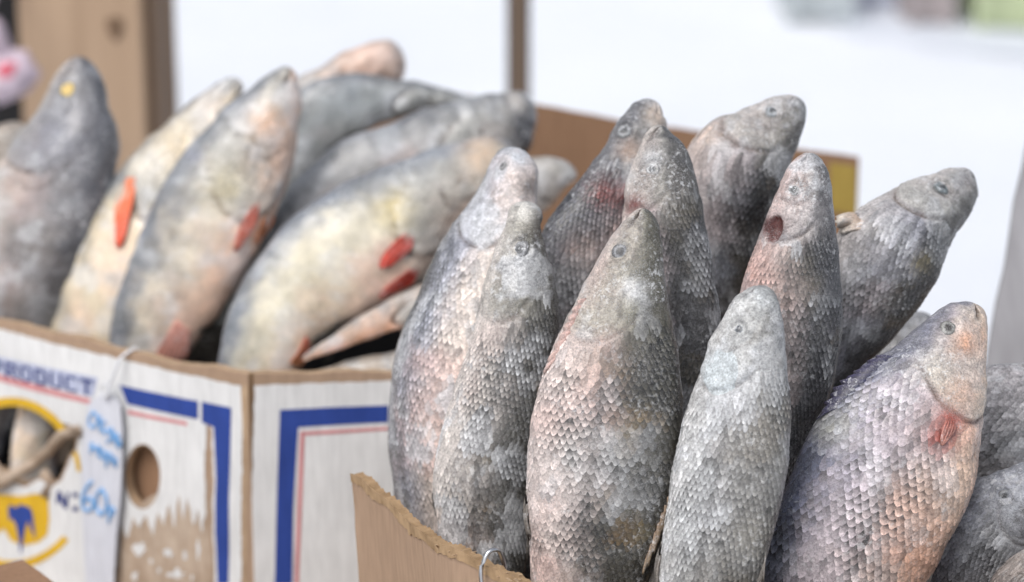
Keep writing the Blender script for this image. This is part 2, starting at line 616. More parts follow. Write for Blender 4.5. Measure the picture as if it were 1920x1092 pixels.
def left_box():
    corner = xy(465, 704, RIM)
    leftpts = [xy(-190, 556, RIM), xy(-90, 578, RIM), xy(0, 600, RIM), xy(120, 630, RIM), xy(240, 659, RIM), xy(350, 683, RIM), corner]
    rightpts = [corner, xy(600, 701, RIM), xy(735, 697, RIM), (0.10, xy(735, 697, RIM)[1] + 0.0)]
    base = (corner[0], corner[1], BASE_Z)
    t = thing('printed_carton', 'white printed carton with blue bands, torn hole and handle hole, full of perch', 'box', base)
    WL = Wall(leftpts)
    WR = Wall(rightpts)
    P_ = lambda W, pts: [W.uz(*p) for p in pts]
    hole_px = [(-60, 768), (-20, 762), (22, 760), (62, 768), (98, 786), (128, 800), (143, 815), (136, 845), (122, 872), (112, 900), (92, 912), (72, 893), (48, 908), (20, 902), (0, 880), (-40, 878)]
    hole = ragged(P_(WL, hole_px), 0.0012, 0.008, 5)
    hand = [WL.uz(269 + 32 * math.cos(a), 893 + 58 * math.sin(a)) for a in np.linspace(0, 2 * math.pi, 28, endpoint=False)]
    zf = lambda u: RIM + 0.0012 * math.sin(u * 37) + 0.0008 * math.sin(u * 91 + 1)
    full = rim_poly(WL, zf, BASE_Z + 0.004, 60, 0.0006, 2)
    wall_sheet('front_panel', WL, full, [M_CARD, M_CARD_EDGE], t, base, [hole, hand], thick=0.0075, step=0.011, bend=0.0015)
    full2 = rim_poly(WR, zf, BASE_Z + 0.004, 30, 0.0006, 3, u0=0.004)
    wall_sheet('side_panel', WR, full2, [M_CARD, M_CARD_EDGE], t, base, thick=0.0075, step=0.014, bend=0.001)
    # inner layer seen through the handle hole
    ih = [WL.uz(*p) for p in ((225, 800), (330, 815), (330, 1000), (225, 985))]
    wall_sheet('inner_layer', WL, ih, [M_CARD_DK], t, base, off=-0.0125, thick=0.003)
    # other walls and bottom
    c1 = rightpts[-1]
    back = [c1, (0.11, 2.09), (-0.62, 2.20), leftpts[0]]
    for k in range(3):
        Wk = Wall([back[k], back[k + 1]])
        wall_sheet('back_panel', Wk, rim_poly(Wk, lambda u: RIM - 0.002, BASE_Z + 0.004, 12, 0.0005, k, u0=0.009, u1=Wk.len - 0.002), [M_CARD, M_CARD_EDGE], t, base, thick=0.0075, step=0.03)
    loop = [tuple(p) for p in WL.Q[::6]] + [tuple(p) for p in WR.Q[1::6]] + back[0:3]
    V2, F2 = fill(loop, step=0.06)
    o = mesh_obj('bottom_panel', [(x, y, BASE_Z + 0.004) for x, y in V2], F2, M_CARD, t, base, smooth=False)
    # white printed paper liner with torn edge, on the front panel
    liner_px = [(-190, 566), (0, 617), (120, 648), (240, 676), (350, 702), (452, 724), (455, 800), (452, 1100), (404, 1100), (399, 1000), (401, 900), (396, 800), (388, 796),
                (384, 860), (386, 960), (378, 1000), (372, 955), (364, 985), (352, 930), (345, 975), (336, 925), (328, 990), (318, 945), (308, 985), (298, 960), (288, 1005), (276, 965), (262, 990), (250, 968),
                (240, 1010), (228, 985), (222, 1060), (196, 1100), (190, 1060), (184, 1100), (-190, 1100)]
    liner = ragged(P_(WL, liner_px), 0.0006, 0.004, 9)
    def grow(h, s):
        c = np.mean(np.array(h), axis=0)
        return [tuple(c + (np.array(p) - c) * s) for p in h]
    wall_sheet('paper_liner', WL, liner, [M_LINER], t, base, [grow(hole, 1.05), grow(hand, 1.06)], off=0.0006, step=0.011, bend=0.0015, seed=1)
    wall_sheet('torn_board', WL, ragged(P_(WL, [(200, 1098), (224, 960), (300, 925), (392, 900), (398, 1098)]), 0.001, 0.006, 6), [M_PULP], t, base, off=0.0003, step=0.01, bend=0.0015, seed=1)
    for k, (x, y, w, h) in enumerate([(262, 1030, 15, 20), (316, 1036, 14, 15), (332, 1076, 22, 14), (254, 1080, 8, 14), (300, 1070, 5, 10), (346, 1040, 6, 16), (372, 1030, 5, 26), (284, 1052, 5, 9), (360, 1084, 6, 8)]):
        rr = random.Random(k)
        q = [(x + w * math.cos(a) * rr.uniform(.25, 1), y + h * math.sin(a) * rr.uniform(.25, 1)) for a in np.linspace(0, 6.28, 16, endpoint=False)]
        wall_sheet('paper_scrap', WL, P_(WL, q), [M_LINER], t, base, off=0.0006, step=0.004, bend=0.0015)
    liner2_px = [(477, 722), (600, 718), (735, 714), (960, 712), (960, 1100), (470, 1100), (473, 900)]
    wall_sheet('paper_liner', WR, ragged(P_(WR, liner2_px), 0.0005, 0.005, 4), [M_LINER], t, base, off=0.0006, step=0.014, bend=0.001)
    # prints
    def pr(name, W, px, mat, off=0.0010, holes=(), step=0.006, b=0.0015, par=t):
        return wall_sheet(name, W, P_(W, px), [mat], par, base, holes, off=off, step=step, bend=b, seed=1)
    pr('printed_band', WL, [(226, 722), (372, 752), (372, 786), (240, 757)], M_BLUE)
    pr('printed_band', WL, [(379, 753), (434, 765), (431, 900), (429, 1095), (409, 1095), (404, 1000), (406, 900), (401, 801), (379, 792)], M_BLUE)
    pr('printed_line', WL, [(241, 768), (352, 791), (352, 798), (241, 776)], M_RED)
    pr('printed_line', WL, [(-60, 686), (60, 719), (172, 748), (172, 758), (60, 731), (-60, 698)], M_RED)
    pr('printed_band', WL, [(-60, 656), (60, 682), (186, 708), (176, 744), (60, 716), (-60, 684)], M_PALEBLUE)
    pr('printed_band', WR, [(525, 768), (628, 763), (728, 760), (728, 792), (640, 796), (559, 801), (550, 950), (548, 1095), (515, 1095), (520, 900)], M_BLUE, b=0.001)
    pr('printed_line', WR, [(563, 809), (728, 800), (728, 806), (571, 816), (560, 1095), (552, 1095)], M_RED, b=0.001)
    # ring and emblem
    def arc(cx, cy, rx, ry, a0, a1, w0, w1, n=22):
        A = np.linspace(math.radians(a0), math.radians(a1), n)
        Wd = np.linspace(w0, w1, n)
        o_ = [(cx + (rx + w / 2) * math.cos(a), cy - (ry + w / 2) * math.sin(a)) for a, w in zip(A, Wd)]
        i_ = [(cx + (rx - w / 2) * math.cos(a), cy - (ry - w / 2) * math.sin(a)) for a, w in zip(A, Wd)]
        return o_ + i_[::-1]
    pr('printed_ring', WL, arc(22, 905, 126, 152, 108, 40, 17, 15), M_YELLOW)
    pr('printed_ring', WL, arc(22, 905, 128, 152, 22, 8, 10, 8), M_YELLOW)
    pr('printed_ring', WL, arc(22, 905, 138, 154, -42, -112, 14, 18), M_YELLOW)
    pr('emblem', WL, [(-30, 930), (0, 926), (40, 930), (70, 925), (92, 930), (94, 975), (90, 1003), (74, 1017), (48, 1022), (22, 1014), (8, 990), (0, 1000), (-30, 1000)], M_YELLOW)
    pr('emblem_flame', WL, [(17, 952), (24, 946), (32, 952), (40, 945), (50, 948), (60, 952), (64, 965), (66, 985), (70, 1012), (60, 990), (55, 975), (50, 990), (47, 1010), (42, 1040), (38, 1010), (33, 985), (26, 972), (20, 975)], M_BLUE, off=0.0015)
    pr('printed_letter', WL, [(106, 938), (109, 920), (115, 921), (123, 940), (126, 923), (131, 924), (127, 955), (121, 953), (113, 936), (110, 948)], M_NAVY)
    for y in (928, 954):
        pr('printed_dot', WL, [(137, y - 5), (146, y - 4), (147, y + 5), (138, y + 5)], M_NAVY)
    # lettering along the top: PRODUCT, slab capitals in strokes
    GL = {
        'P': [[(0, 0), (.22, 0), (.22, 1), (0, 1)], [(.22, .82), (.62, .82), (.62, 1), (.22, 1)], [(.62, .45), (.85, .52), (.85, .93), (.62, 1)], [(.22, .4), (.62, .4), (.62, .56), (.22, .56)], [(-.1, 0), (.32, 0), (.32, .1), (-.1, .1)]],
        'R': [[(0, 0), (.22, 0), (.22, 1), (0, 1)], [(.22, .82), (.62, .82), (.62, 1), (.22, 1)], [(.62, .5), (.85, .56), (.85, .93), (.62, 1)], [(.22, .4), (.62, .4), (.62, .56), (.22, .56)], [(.42, .42), (.62, .42), (.95, 0), (.7, 0)]],
        'O': [[(0, .2), (.2, .2), (.2, .8), (0, .8)], [(.68, .2), (.88, .2), (.88, .8), (.68, .8)], [(0, .8), (.2, .8), (.3, .87), (.58, .87), (.68, .8), (.88, .8), (.66, 1), (.22, 1)], [(0, .2), (.22, 0), (.66, 0), (.88, .2), (.68, .2), (.58, .13), (.3, .13), (.2, .2)]],
        'D': [[(0, 0), (.22, 0), (.22, 1), (0, 1)], [(.22, .85), (.55, .85), (.66, 1), (.22, 1)], [(.22, 0), (.66, 0), (.55, .15), (.22, .15)], [(.66, 0), (.88, .25), (.88, .75), (.66, 1), (.55, .85), (.66, .7), (.66, .3), (.55, .15)]],
        'U': [[(0, .2), (.2, .2), (.2, 1), (0, 1)], [(.68, .2), (.88, .2), (.88, 1), (.68, 1)], [(0, .2), (.22, 0), (.66, 0), (.88, .2), (.68, .2), (.58, .14), (.3, .14), (.2, .2)]],
        'C': [[(0, .2), (.2, .2), (.2, .8), (0, .8)], [(0, .8), (.2, .8), (.3, .87), (.6, .87), (.85, .72), (.8, 1), (.22, 1)], [(0, .2), (.22, 0), (.8, 0), (.85, .25), (.6, .13), (.3, .13), (.2, .2)]],
        'T': [[(.34, 0), (.58, 0), (.58, .84), (.34, .84)], [(0, .84), (.92, .84), (.92, 1), (0, 1)], [(0, .66), (.08, .66), (.08, .84), (0, .84)], [(.84, .66), (.92, .66), (.92, .84), (.84, .84)]],
    }
    for k, ch in enumerate('PRODUCT'):
        x0 = -16 + k * 28.3
        for st in GL[ch]:
            q = []
            for gx, gy in st:
                x = x0 + gx * 25
                q.append((x, 707 + 0.212 * (x - 10) - gy * 30 + 0))
            pr('printed_letter', WL, q, M_NAVY, off=0.0015, step=0.01)
    # torn strips of board hanging across the hole
    for k, q in enumerate([[(158, 806), (128, 812), (95, 846), (60, 872), (30, 890), (-5, 915)], [(150, 800), (120, 822), (110, 835)], [(20, 905), (-10, 870), (-30, 850)], [(88, 880), (98, 905), (90, 930)]]):
        Pm = [WL.pos(*WL.uz(*p), 0.004 + 0.004 * math.sin(j * 1.7 + k)) for j, p in enumerate(q)]
        Pm = np.array(Pm)
        V, F = [], []
        wd = [0.0048, 0.004, 0.006, 0.004][k]
        for j, p in enumerate(Pm):
            d = Pm[min(j + 1, len(Pm) - 1)] - Pm[max(j - 1, 0)]
            nrm = np.cross(d, [0, -1, 0])
            nrm /= np.linalg.norm(nrm)
            tw = 0.5 * math.sin(j * 1.3)
            side = nrm * math.cos(tw) + np.array([0, -1, 0]) * math.sin(tw)
            V += [p - side * wd, p + side * wd]
        F = [(2 * j, 2 * j + 1, 2 * j + 3, 2 * j + 2) for j in range(len(Pm) - 1)]
        o = mesh_obj('torn_strip', V, F, M_PULP, t, base)
        md = o.modifiers.new('thickness', 'SOLIDIFY')
        md.thickness = 0.0012
    # bare board strip at the folded corner, scuffed
    pr('torn_edge', WL, [(452, 735), (460, 720), (466, 722), (463, 900), (462, 1095), (455, 1095), (457, 850)], M_CARD_EDGE, off=0.0008)
    return t, WL
BOX_L, WL = left_box()

def price_tag():
    edge = [(205, 735), (222, 738), (236, 752), (241, 800), (240, 880), (238, 930), (231, 1000), (226, 1100), (172, 1100), (168, 1000), (164, 930), (166, 850), (170, 790), (178, 752), (192, 742)]
    base = WL.pos(*WL.uz(205, 1090), 0.004)
    t = thing('price_tag', 'white paper price tag tied to the carton rim, handwritten in blue, 60', 'price tag', base)
    poly = [WL.uz(*p) for p in edge]
    o = wall_sheet('tag_paper', WL, poly, [M_TAG], t, base, off=0.0075, step=0.006, bend=0.002, seed=21, thick=0.0004)
    def pen(pts, w=3.2):
        V, F = [], []
        q = np.array([WL.uz(*p) for p in pts])
        qq = np.c_[q, np.zeros(len(q))]
        b = (fnoise(qq, 14.0, 21) - 0.5) * 2 * 0.002
        P3 = np.array([WL.pos(u, z, 0.0079 + bb) for (u, z), bb in zip(q, b)])
        tube('handwriting', P3, 0.00035 * w, M_INK, t, base, seg=6, sub=4)
    # "Окунь" running downhill
    pen([(190, 768), (182, 776), (180, 790), (187, 798), (194, 790), (194, 776), (188, 768)])
    pen([(200, 776), (201, 806)]); pen([(210, 786), (202, 792), (211, 812)])
    pen([(213, 796), (217, 808), (222, 802)]); pen([(223, 798), (220, 818), (213, 826)])
    pen([(226, 806), (225, 826)]); pen([(226, 817), (231, 819)]); pen([(232, 808), (231, 830)])
    pen([(235, 812), (234, 834), (238, 832), (238, 824), (235, 822)])
    # second line
    pen([(184, 846), (185, 826), (191, 840), (198, 831), (197, 852)])
    pen([(204, 838), (201, 850), (206, 856), (210, 846), (205, 838)])
    pen([(214, 845), (212, 872)]); pen([(214, 846), (221, 848), (220, 858), (213, 860)])
    pen([(226, 852), (224, 868)]); pen([(231, 856), (230, 872)])
    # 60r
    pen([(186, 898), (174, 912), (167, 932), (170, 950), (182, 952), (188, 940), (182, 930), (170, 936)], 4.2)
    pen([(204, 912), (195, 925), (194, 948), (202, 960), (211, 952), (213, 928), (204, 912)], 4.2)
    pen([(219, 945), (217, 976)], 3.6); pen([(219, 946), (227, 950), (225, 960), (218, 961)], 3.4)
    # string loop over the rim
    r = [WL.pos(*WL.uz(*p), d) for p, d in (((214, 742), .009), ((222, 718), .010), ((232, 690), .009), ((238, 668), .007), ((243, 660), .002))]
    r.append(WL.pos(WL.uz(246, 664)[0], RIM + 0.002, -0.004))
    r.append(WL.pos(WL.uz(246, 664)[0], RIM - 0.02, -0.0095))
    tube('string', r, 0.0011, M_STRING, t, base)
    r = [WL.pos(*WL.uz(*p), d) for p, d in (((214, 742), .009), ((206, 726), .010), ((216, 712), .011), ((222, 728), .010), ((212, 744), .009))]
    tube('string', r, 0.0009, M_STRING, t, base)
price_tag()

# ------------------------------------------------------------------ right box, plain brown
RRIM = 0.888
def right_box():
    A = xy(658, 893, RRIM)
    mid = xy(800, 992, RRIM)
    B = xy(985, 1093, RRIM)
    base = (A[0], A[1], BASE_Z)
    t = thing('plain_carton', 'plain brown open carton packed with upright scaled fish', 'box', base)
    W1 = Wall([A, xy(740, 950, RRIM), xy(870, 1046, RRIM), B], lean=0.06, z0=RRIM)
    f1 = lambda u: RRIM + 0.0022 * math.sin(u * 46 + 0.5) + 0.001 * math.sin(u * 130)
    wall_sheet('side_panel', W1, rim_poly(W1, f1, BASE_Z + 0.004, 130, 0.0012, 4), [M_CARD, M_LIP], t, base, thick=0.006, step=0.012, bend=0.0022, seed=8)
    # folded, frayed lip along the rim
    lip = [(u, f1(u) + 0.0009) for u in np.linspace(0.001, W1.len, 50)] + [(u, f1(u) - 0.0035 - 0.003 * abs(math.sin(u * 55)) * random.random() - 0.001) for u in np.linspace(W1.len, 0.001, 90)]
    wall_sheet('frayed_lip', W1, lip, [M_LIP], t, base, off=0.0009, step=0.005, bend=0.0022, seed=8, thick=0.0005)
    rr = random.Random(3)
    for k in range(26):
        u = W1.len * rr.uniform(0.62, 1.0)
        l = rr.uniform(0.003, 0.009)
        p0 = W1.pos(u, f1(u) - rr.uniform(0, .003), rr.uniform(-.005, 0.001))
        p1 = p0 + np.array([rr.uniform(-l, l), -rr.uniform(0, l) * .6, rr.uniform(-.2 * l, l * .5)])
        w = rr.uniform(.0004, .0013)
        V = [p0 + (0, 0, w), p0 - (0, 0, w), p1 - (w, 0, w * .3), p1 + (w, 0, w * .3)]
        o = mesh_obj('paper_fray', V, [(0, 1, 2, 3)], M_CARD_EDGE, t, base, smooth=False)
        o.modifiers.new('thickness', 'SOLIDIFY').thickness = 0.0004
    C = (0.42, 1.205)
    D = (0.47, 1.665)
    E = (A[0] + 0.040, 1.655)
    W2 = Wall([B, C])
    wall_sheet('side_panel', W2, rim_poly(W2, lambda u: RRIM - 0.002 + .001 * math.sin(u * 60), BASE_Z + 0.004, 40, 0.0008, 5, u0=0.003), [M_CARD, M_CARD_EDGE], t, base, thick=0.005, step=0.02, bend=0.001)
    W3 = Wall([C, D])
    wall_sheet('side_panel', W3, rim_poly(W3, lambda u: RRIM - 0.03, BASE_Z + 0.004, 20, 0.0008, 6, u0=0.007), [M_CARD, M_CARD_EDGE], t, base, thick=0.005, step=0.03)
    W4 = Wall([D, E])
    wall_sheet('side_panel', W4, rim_poly(W4, lambda u: RRIM - 0.02, BASE_Z + 0.004, 20, 0.0008, 7, u0=0.007), [M_CARD, M_CARD_EDGE], t, base, thick=0.005, step=0.03)
    W5 = Wall([E, A])
    wall_sheet('side_panel', W5, rim_poly(W5, lambda u: 0.79 + 0.004 * math.sin(u * 60), BASE_Z + 0.004, 20, 0.001, 8, u0=0.007, u1=W5.len - 0.004), [M_CARD, M_CARD_EDGE], t, base, thick=0.005, step=0.03)
    loop = [tuple(p) for p in W1.Q[::6]] + [B, C, D, E]
    V2, F2 = fill(loop, step=0.06)
    mesh_obj('bottom_panel', [(x, y, BASE_Z + 0.004) for x, y in V2], F2, M_CARD, t, base, smooth=False)
    # hook
    u, _ = W1.uz(915, 1068)
    hp = [W1.pos(u, RRIM - 0.05, 0.004), W1.pos(u, RRIM - 0.02, 0.004), W1.pos(u, RRIM + 0.0045, 0.0035), W1.pos(u + .001, RRIM + 0.0105, -0.001), W1.pos(u + .002, RRIM + 0.0105, -0.006), W1.pos(u + 0.002, RRIM + 0.004, -0.0095), W1.pos(u + .002, RRIM - 0.02, -0.0095)]
    h = thing('wire_hook', 'bent steel wire hook over the frayed rim of the brown carton', 'hook', hp[0])
    tube('wire', hp, 0.0013, M_WIRE, h, hp[0], seg=10)
right_box()

def back_box():
    zl, zr = 0.972, 0.925
    def yy(px, py, z): return xy(px, py, z)
    l = (-0.16, 2.27)
    r = xy(1611, 297, zr)
    r = (at(1611, 297, 2.215)[0], 2.215)
    zr = at(1611, 297, 2.215)[2]
    zl = at(985, 194, 2.258)[2]
    base = (l[0], l[1], BASE_Z)
    t = thing('brown_carton', 'brown carton with a yellow printed corner behind the scaled fish', 'box', base)
    W = Wall([l, r])
    ul = np.interp(at(985, 194, 2.258)[0], [l[0], r[0]], [0, W.len])
    zf = lambda u: zl + (zr - zl) * (u - ul) / (W.len - ul) + 0.001 * math.sin(u * 40)
    wall_sheet('side_panel', W, rim_poly(W, zf, BASE_Z + 0.002, 30, 0.0005, 1), [M_CARD_DK, M_CARD_DK], t, base, thick=0.005, step=0.02)
    q = [W.uz(*p) for p in ((1556, 304), (1606, 312), (1606, 402), (1556, 396))]
    wall_sheet('yellow_print', W, q, [M_OLIVE], t, base, off=0.0008, step=0.02)
    br = (r[0] + 0.006, r[1] + 0.22)
    bl = (l[0] + 0.0, l[1] + 0.20)
    for k, (a, b) in enumerate(((r, br), (br, bl), (bl, l))):
        Wk = Wall([a, b])
        zz = [zr, zr - 0.002, zl][k]
        wall_sheet('side_panel', Wk, rim_poly(Wk, lambda u: zz - 0.09, BASE_Z + 0.002, 10, 0.0005, 1, u0=0.006, u1=Wk.len - 0.003), [M_CARD_DK, M_CARD_DK], t, base, thick=0.005, step=0.04)
    V2, F2 = fill([l, r, br, bl], step=0.08)
    mesh_obj('bottom_panel', [(x, y, BASE_Z + 0.002) for x, y in V2], F2, M_CARD_DK, t, base, smooth=False)
back_box()

def small_box():
    z = 0.795
    a = xy(42, 1056, z)
    lft = (a[0] - 0.105, a[1] - 0.085)
    rgt = (a[0] + 0.070, a[1] - 0.100)
    base = (a[0], a[1], BASE_Z)
    t = thing('low_carton', 'low brown carton, only its top corner showing below the printed emblem', 'box', base)
    bk = (lft[0] + (rgt[0] - a[0]), lft[1] + (rgt[1] - a[1]))
    ring = [lft, bk, rgt, a]
    for k in range(4):
        p, q = ring[k], ring[(k + 1) % 4]
        Wk = Wall([p, q])
        wall_sheet('side_panel', Wk, rim_poly(Wk, lambda u: z, BASE_Z + 0.002, 10, 0.0004, k, u0=0.0045, u1=Wk.len), [M_CARD_DK, M_CARD], t, base, thick=0.004, step=0.03)
    V2, F2 = fill(ring, step=0.05)
    mesh_obj('bottom_panel', [(x, y, BASE_Z + 0.002) for x, y in V2], F2, M_CARD_DK, t, base, smooth=False)
    V2, F2 = fill(ring, step=0.03)
    q = np.array([(x, y, 0) for x, y in V2])
    mesh_obj('lid', [(x, y, z + 0.001 + 0.003 * b) for (x, y), b in zip(V2, fnoise(q, 30, 4))], F2, M_CARD_DK, t, base, smooth=False)
small_box()

# ------------------------------------------------------------------ fish
def hermite(x, Yv, u):
    Yv = np.asarray(Yv, float)
    one = Yv.ndim == 1
    if one:
        Yv = Yv[:, None]
    T = np.gradient(Yv, x, axis=0)
    i = np.clip(np.searchsorted(x, u, 'right') - 1, 0, len(x) - 2)
    h = (x[i + 1] - x[i])[:, None]
    t = ((u - x[i]) / (x[i + 1] - x[i]))[:, None]
    Q = (2*t**3-3*t**2+1)*Yv[i] + (t**3-2*t**2+t)*h*T[i] + (-2*t**3+3*t**2)*Yv[i+1] + (t**3-t**2)*h*T[i+1]
    return Q[:, 0] if one else Q

class Fish:
    def __init__(s, name, label, cat, group, tip, st, Y, theta, head, tail='down', kb=0.56, pal=None, seed=0, tail_len=0.05, zend=0.745, lump=0.0012, tail_w=0.30, mouth=0.0028, cr=0.35):
        s.name, s.seed, s.pal = name, seed, pal
        n = len(st)
        Ys = np.interp(np.linspace(0, 1, n), np.linspace(0, 1, len(Y)), Y)
        Lp = np.array([at(a[0], a[1], y) for a, y in zip(st, Ys)])
        Rp = np.array([at(a[2], a[3], y) for a, y in zip(st, Ys)])
        C = (Lp + Rp) / 2
        E = Rp - Lp
        Wd = np.linalg.norm(E, axis=1) / 2
        C = np.vstack([at(tip[0], tip[1], Y[0]), C])
        E = np.vstack([E[0], E])
        Wd = np.r_[0.0, Wd]
        # tail: taper on to a narrow stalk
        d = C[-1] - C[-2]
        d /= np.linalg.norm(d)
        wl = Wd[-1]
        wmax = Wd.max()
        if tail == 'down':
            drop = max(0.04, C[-1][2] - zend)
            dirv = d * 0.45 + np.array([0, 0, -1.0]) * 0.55
            dirv /= np.linalg.norm(dirv)
            Lr = drop / max(0.35, -dirv[2])
        else:
            dirv = d
            Lr = tail_len * 2.2
        ws = min(wl, wmax * tail_w)
        for q in (0.34, 0.67, 1.0):
            C = np.vstack([C, C[n] + dirv * Lr * q])
            E = np.vstack([E, E[n]])
            Wd = np.r_[Wd, wl + (ws - wl) * (q * q * (3 - 2 * q))]
        tt = np.r_[0, np.cumsum(np.linalg.norm(np.diff(C, axis=0), axis=1))]
        # perpendicular width
        T = np.gradient(C, tt, axis=0)
        T /= np.linalg.norm(T, axis=1)[:, None]
        En = E / np.linalg.norm(E, axis=1)[:, None]
        sn = np.linalg.norm(np.cross(En, T), axis=1)
        Wd = Wd * np.clip(sn, 0.75, 1)
        s.len = tt[-1]
        M = 240
        q = np.linspace(0, 1, M)
        s.t = s.len * (q ** 1.35)
        s.C = hermite(tt, C, s.t)
        w2 = hermite(tt, Wd ** 2, s.t)
        lowb = np.interp(s.t, tt, Wd) * 0.8
        s.w = np.sqrt(np.maximum(w2, lowb ** 2))
        s.w[0] = 1e-5
        T = np.gradient(s.C, s.t, axis=0)
        s.T = T / np.linalg.norm(T, axis=1)[:, None]
        e1 = hermite(tt, En, s.t)
        e1 -= s.T * np.sum(e1 * s.T, axis=1)[:, None]
        s.e1 = e1 / np.linalg.norm(e1, axis=1)[:, None]
        ec = np.cross(s.e1, s.T)
        sg = np.sign(np.sum(ec * (CAMP - s.C), axis=1))[:, None]
        s.ec = ec * np.where(sg == 0, 1, sg)
        th = math.radians(theta) if not hasattr(theta, '__len__') else np.radians(np.interp(s.t / s.len, np.linspace(0, 1, len(theta)), theta))
        th = th + 0 * s.t
        s.dor = np.cos(th)[:, None] * s.e1 - np.sin(th)[:, None] * s.ec
        s.lat = np.sin(th)[:, None] * s.e1 + np.cos(th)[:, None] * s.ec
        # thickness ratio along the body
        r = s.t / s.len
        k = np.interp(r, [0, .08, .25, .5, .8, 1], [.85, .72, kb + .04, kb, kb * .75, .35])
        s.a = s.w / np.sqrt(np.cos(th) ** 2 + (k * np.sin(th)) ** 2)
        s.b = s.a * k
        s.wmax = s.w.max()
        s.head = head          # length of the head in metres along the axis
        s.lump = lump
        s.mouth = mouth
        s.sockets = []
        s.cr = cr
        s.dents = []
        s.base = s.C[-1].copy()
        s.root = thing(name, label, cat, s.base, group)
        # lattice for picking
        s.gt = np.linspace(0.002, s.len * 0.97, 160)
        s.gp = np.linspace(0, 2 * math.pi, 96, endpoint=False)
        TT, PP = np.meshgrid(s.gt, s.gp, indexing='ij')
        s.G = s.surf(TT, PP)
        nr = s.normal(TT, PP)
        s.Gf = np.sum(nr * (CAMP - s.G), axis=-1) > 0
        s.Gx, s.Gy = proj(s.G)
        s.TT, s.PP = TT, PP

    def _i(s, arr, t):
        if arr.ndim == 1:
            return np.interp(t, s.t, arr)
        return np.stack([np.interp(t, s.t, arr[:, k]) for k in range(3)], -1)

    def surf(s, t, p, off=0.0):
        t = np.asarray(t, float)
        p = np.asarray(p, float)
        tc = np.clip(t, 0, s.len)
        a, b = s._i(s.a, tc), s._i(s.b, tc)
        cp, sp = np.cos(p), np.sin(p)
        X = s._i(s.C, tc)
        D, Lt = s._i(s.dor, tc), s._i(s.lat, tc)
        pos = X + D * (a * cp)[..., None] + Lt * (b * np.sign(sp) * np.abs(sp) ** 0.92)[..., None]
        out = D * (cp * b)[..., None] + Lt * (sp * a)[..., None]
        out /= np.linalg.norm(out, axis=-1)[..., None] + 1e-9
        disp = ((fnoise(pos, 55.0, s.seed, 2) - 0.5) * 2 * s.lump + (fnoise(pos, 21.0, s.seed + 50, 2) - 0.5) * 3.2 * s.lump) * np.clip(t / 0.02, 0, 1)
        # snout: mouth slit, brow
        hd = s.head
        slit, crease, plate = s.marks(t, p)
        disp = disp + (fnoise(pos, 170.0, s.seed + 40, 3) - 0.5) * 0.0022 * sstep(hd * 1.1, hd * 0.8, t)
        disp = disp - s.mouth * slit * np.clip(t / 0.004, 0, 1) - 0.0022 * crease + 0.0016 * plate + 0.0011 * s.lips(t, p)
        for (t0, p0, R_) in s.sockets:
            dp = np.angle(np.exp(1j * (p - p0)))
            rr = np.sqrt((t - t0) ** 2 + (dp * (a + b) * .5) ** 2) / R_
            disp = disp - 0.0010 * np.exp(-(rr / 0.95) ** 4) + 0.0007 * np.exp(-((rr - 1.35) / 0.25) ** 2)
        for (t0, p0, rt, rp, dep) in s.dents:
            dp = np.angle(np.exp(1j * (p - p0)))
            g = np.clip(1 - ((t - t0) / rt) ** 2 - (dp / rp) ** 2, 0, 1)
            disp = disp - dep * np.sqrt(g)
        return pos + out * (disp + off)[..., None]

    def lips(s, t, p):
        d = np.abs(np.cos(p) + 0.36)
        return np.exp(-((d - 0.27) / 0.13) ** 2) * np.exp(-(t / (0.13 * s.head)) ** 4) * np.clip(t / 0.003, 0, 1)

    def marks(s, t, p):
        """mouth slit, crease behind the gill cover, the raised cover itself"""
        hd = s.head
        slit = np.exp(-((np.cos(p) + 0.36) / 0.12) ** 2) * np.exp(-(t / (0.16 * hd)) ** 4)
        pa = np.abs(np.angle(np.exp(1j * p)))
        v = (pa - 2.05) / 0.95
        te = hd * (1.0 - 0.26 * np.clip(v, -1.3, 1.3) ** 2)
        live = sstep(1.15, 0.70, np.abs(v))
        crease = np.exp(-((t - te - 0.0010) / 0.0012) ** 2) * live
        crease = crease + 0.45 * np.exp(-((t - te + 0.40 * hd + 0.10 * hd * v) / 0.0012) ** 2) * sstep(0.75, 0.4, np.abs(v))
        crease = crease * s.cr
        plate = min(s.cr, 1.0) * sstep(te, te - 0.0022, t) * sstep(te - 0.35 * hd, te - 0.12 * hd, t) * live
        return slit, crease, plate

    def normal(s, t, p):
        e = 0.0006
        dt = s.surf(t + e, p) - s.surf(np.maximum(t - e, 1e-4), p)
        dp = s.surf(t, p + 0.02) - s.surf(t, p - 0.02)
        n = np.cross(dt, dp)
        n /= np.linalg.norm(n, axis=-1)[..., None] + 1e-12
        c = s._i(s.C, np.clip(t, 0, s.len))
        sg = np.sign(np.sum(n * (s.surf(t, p) - c), axis=-1))
        return n * sg[..., None]

    def pick(s, px, py):
        d = (s.Gx - px) ** 2 + (s.Gy - py) ** 2 + np.where(s.Gf, 0, 1e7)
        i = np.unravel_index(np.argmin(d), d.shape)
        return s.TT[i], s.PP[i]

    # skin colour -------------------------------------------------------
    def color(s, t, p, pos, scale=False):
        P = s.pal
        sd = s.seed
        nz = fnoise(pos, 40.0, sd + 1) - 0.5
        nf = fnoise(pos, 160.0, sd + 2) - 0.5
        d = np.cos(p) + nz * 0.62 + nf * 0.40
        c = mixc(np.broadcast_to(P['belly'], d.shape + (3,)), np.broadcast_to(P['flank'], d.shape + (3,)), sstep(-0.90, 0.05 + P.get('fs', 0), d))
        c = mixc(c, np.broadcast_to(P['back'] * P.get('bk', 0.50), d.shape + (3,)), sstep(-0.12, 0.50, d + P.get('bs', 0)) )
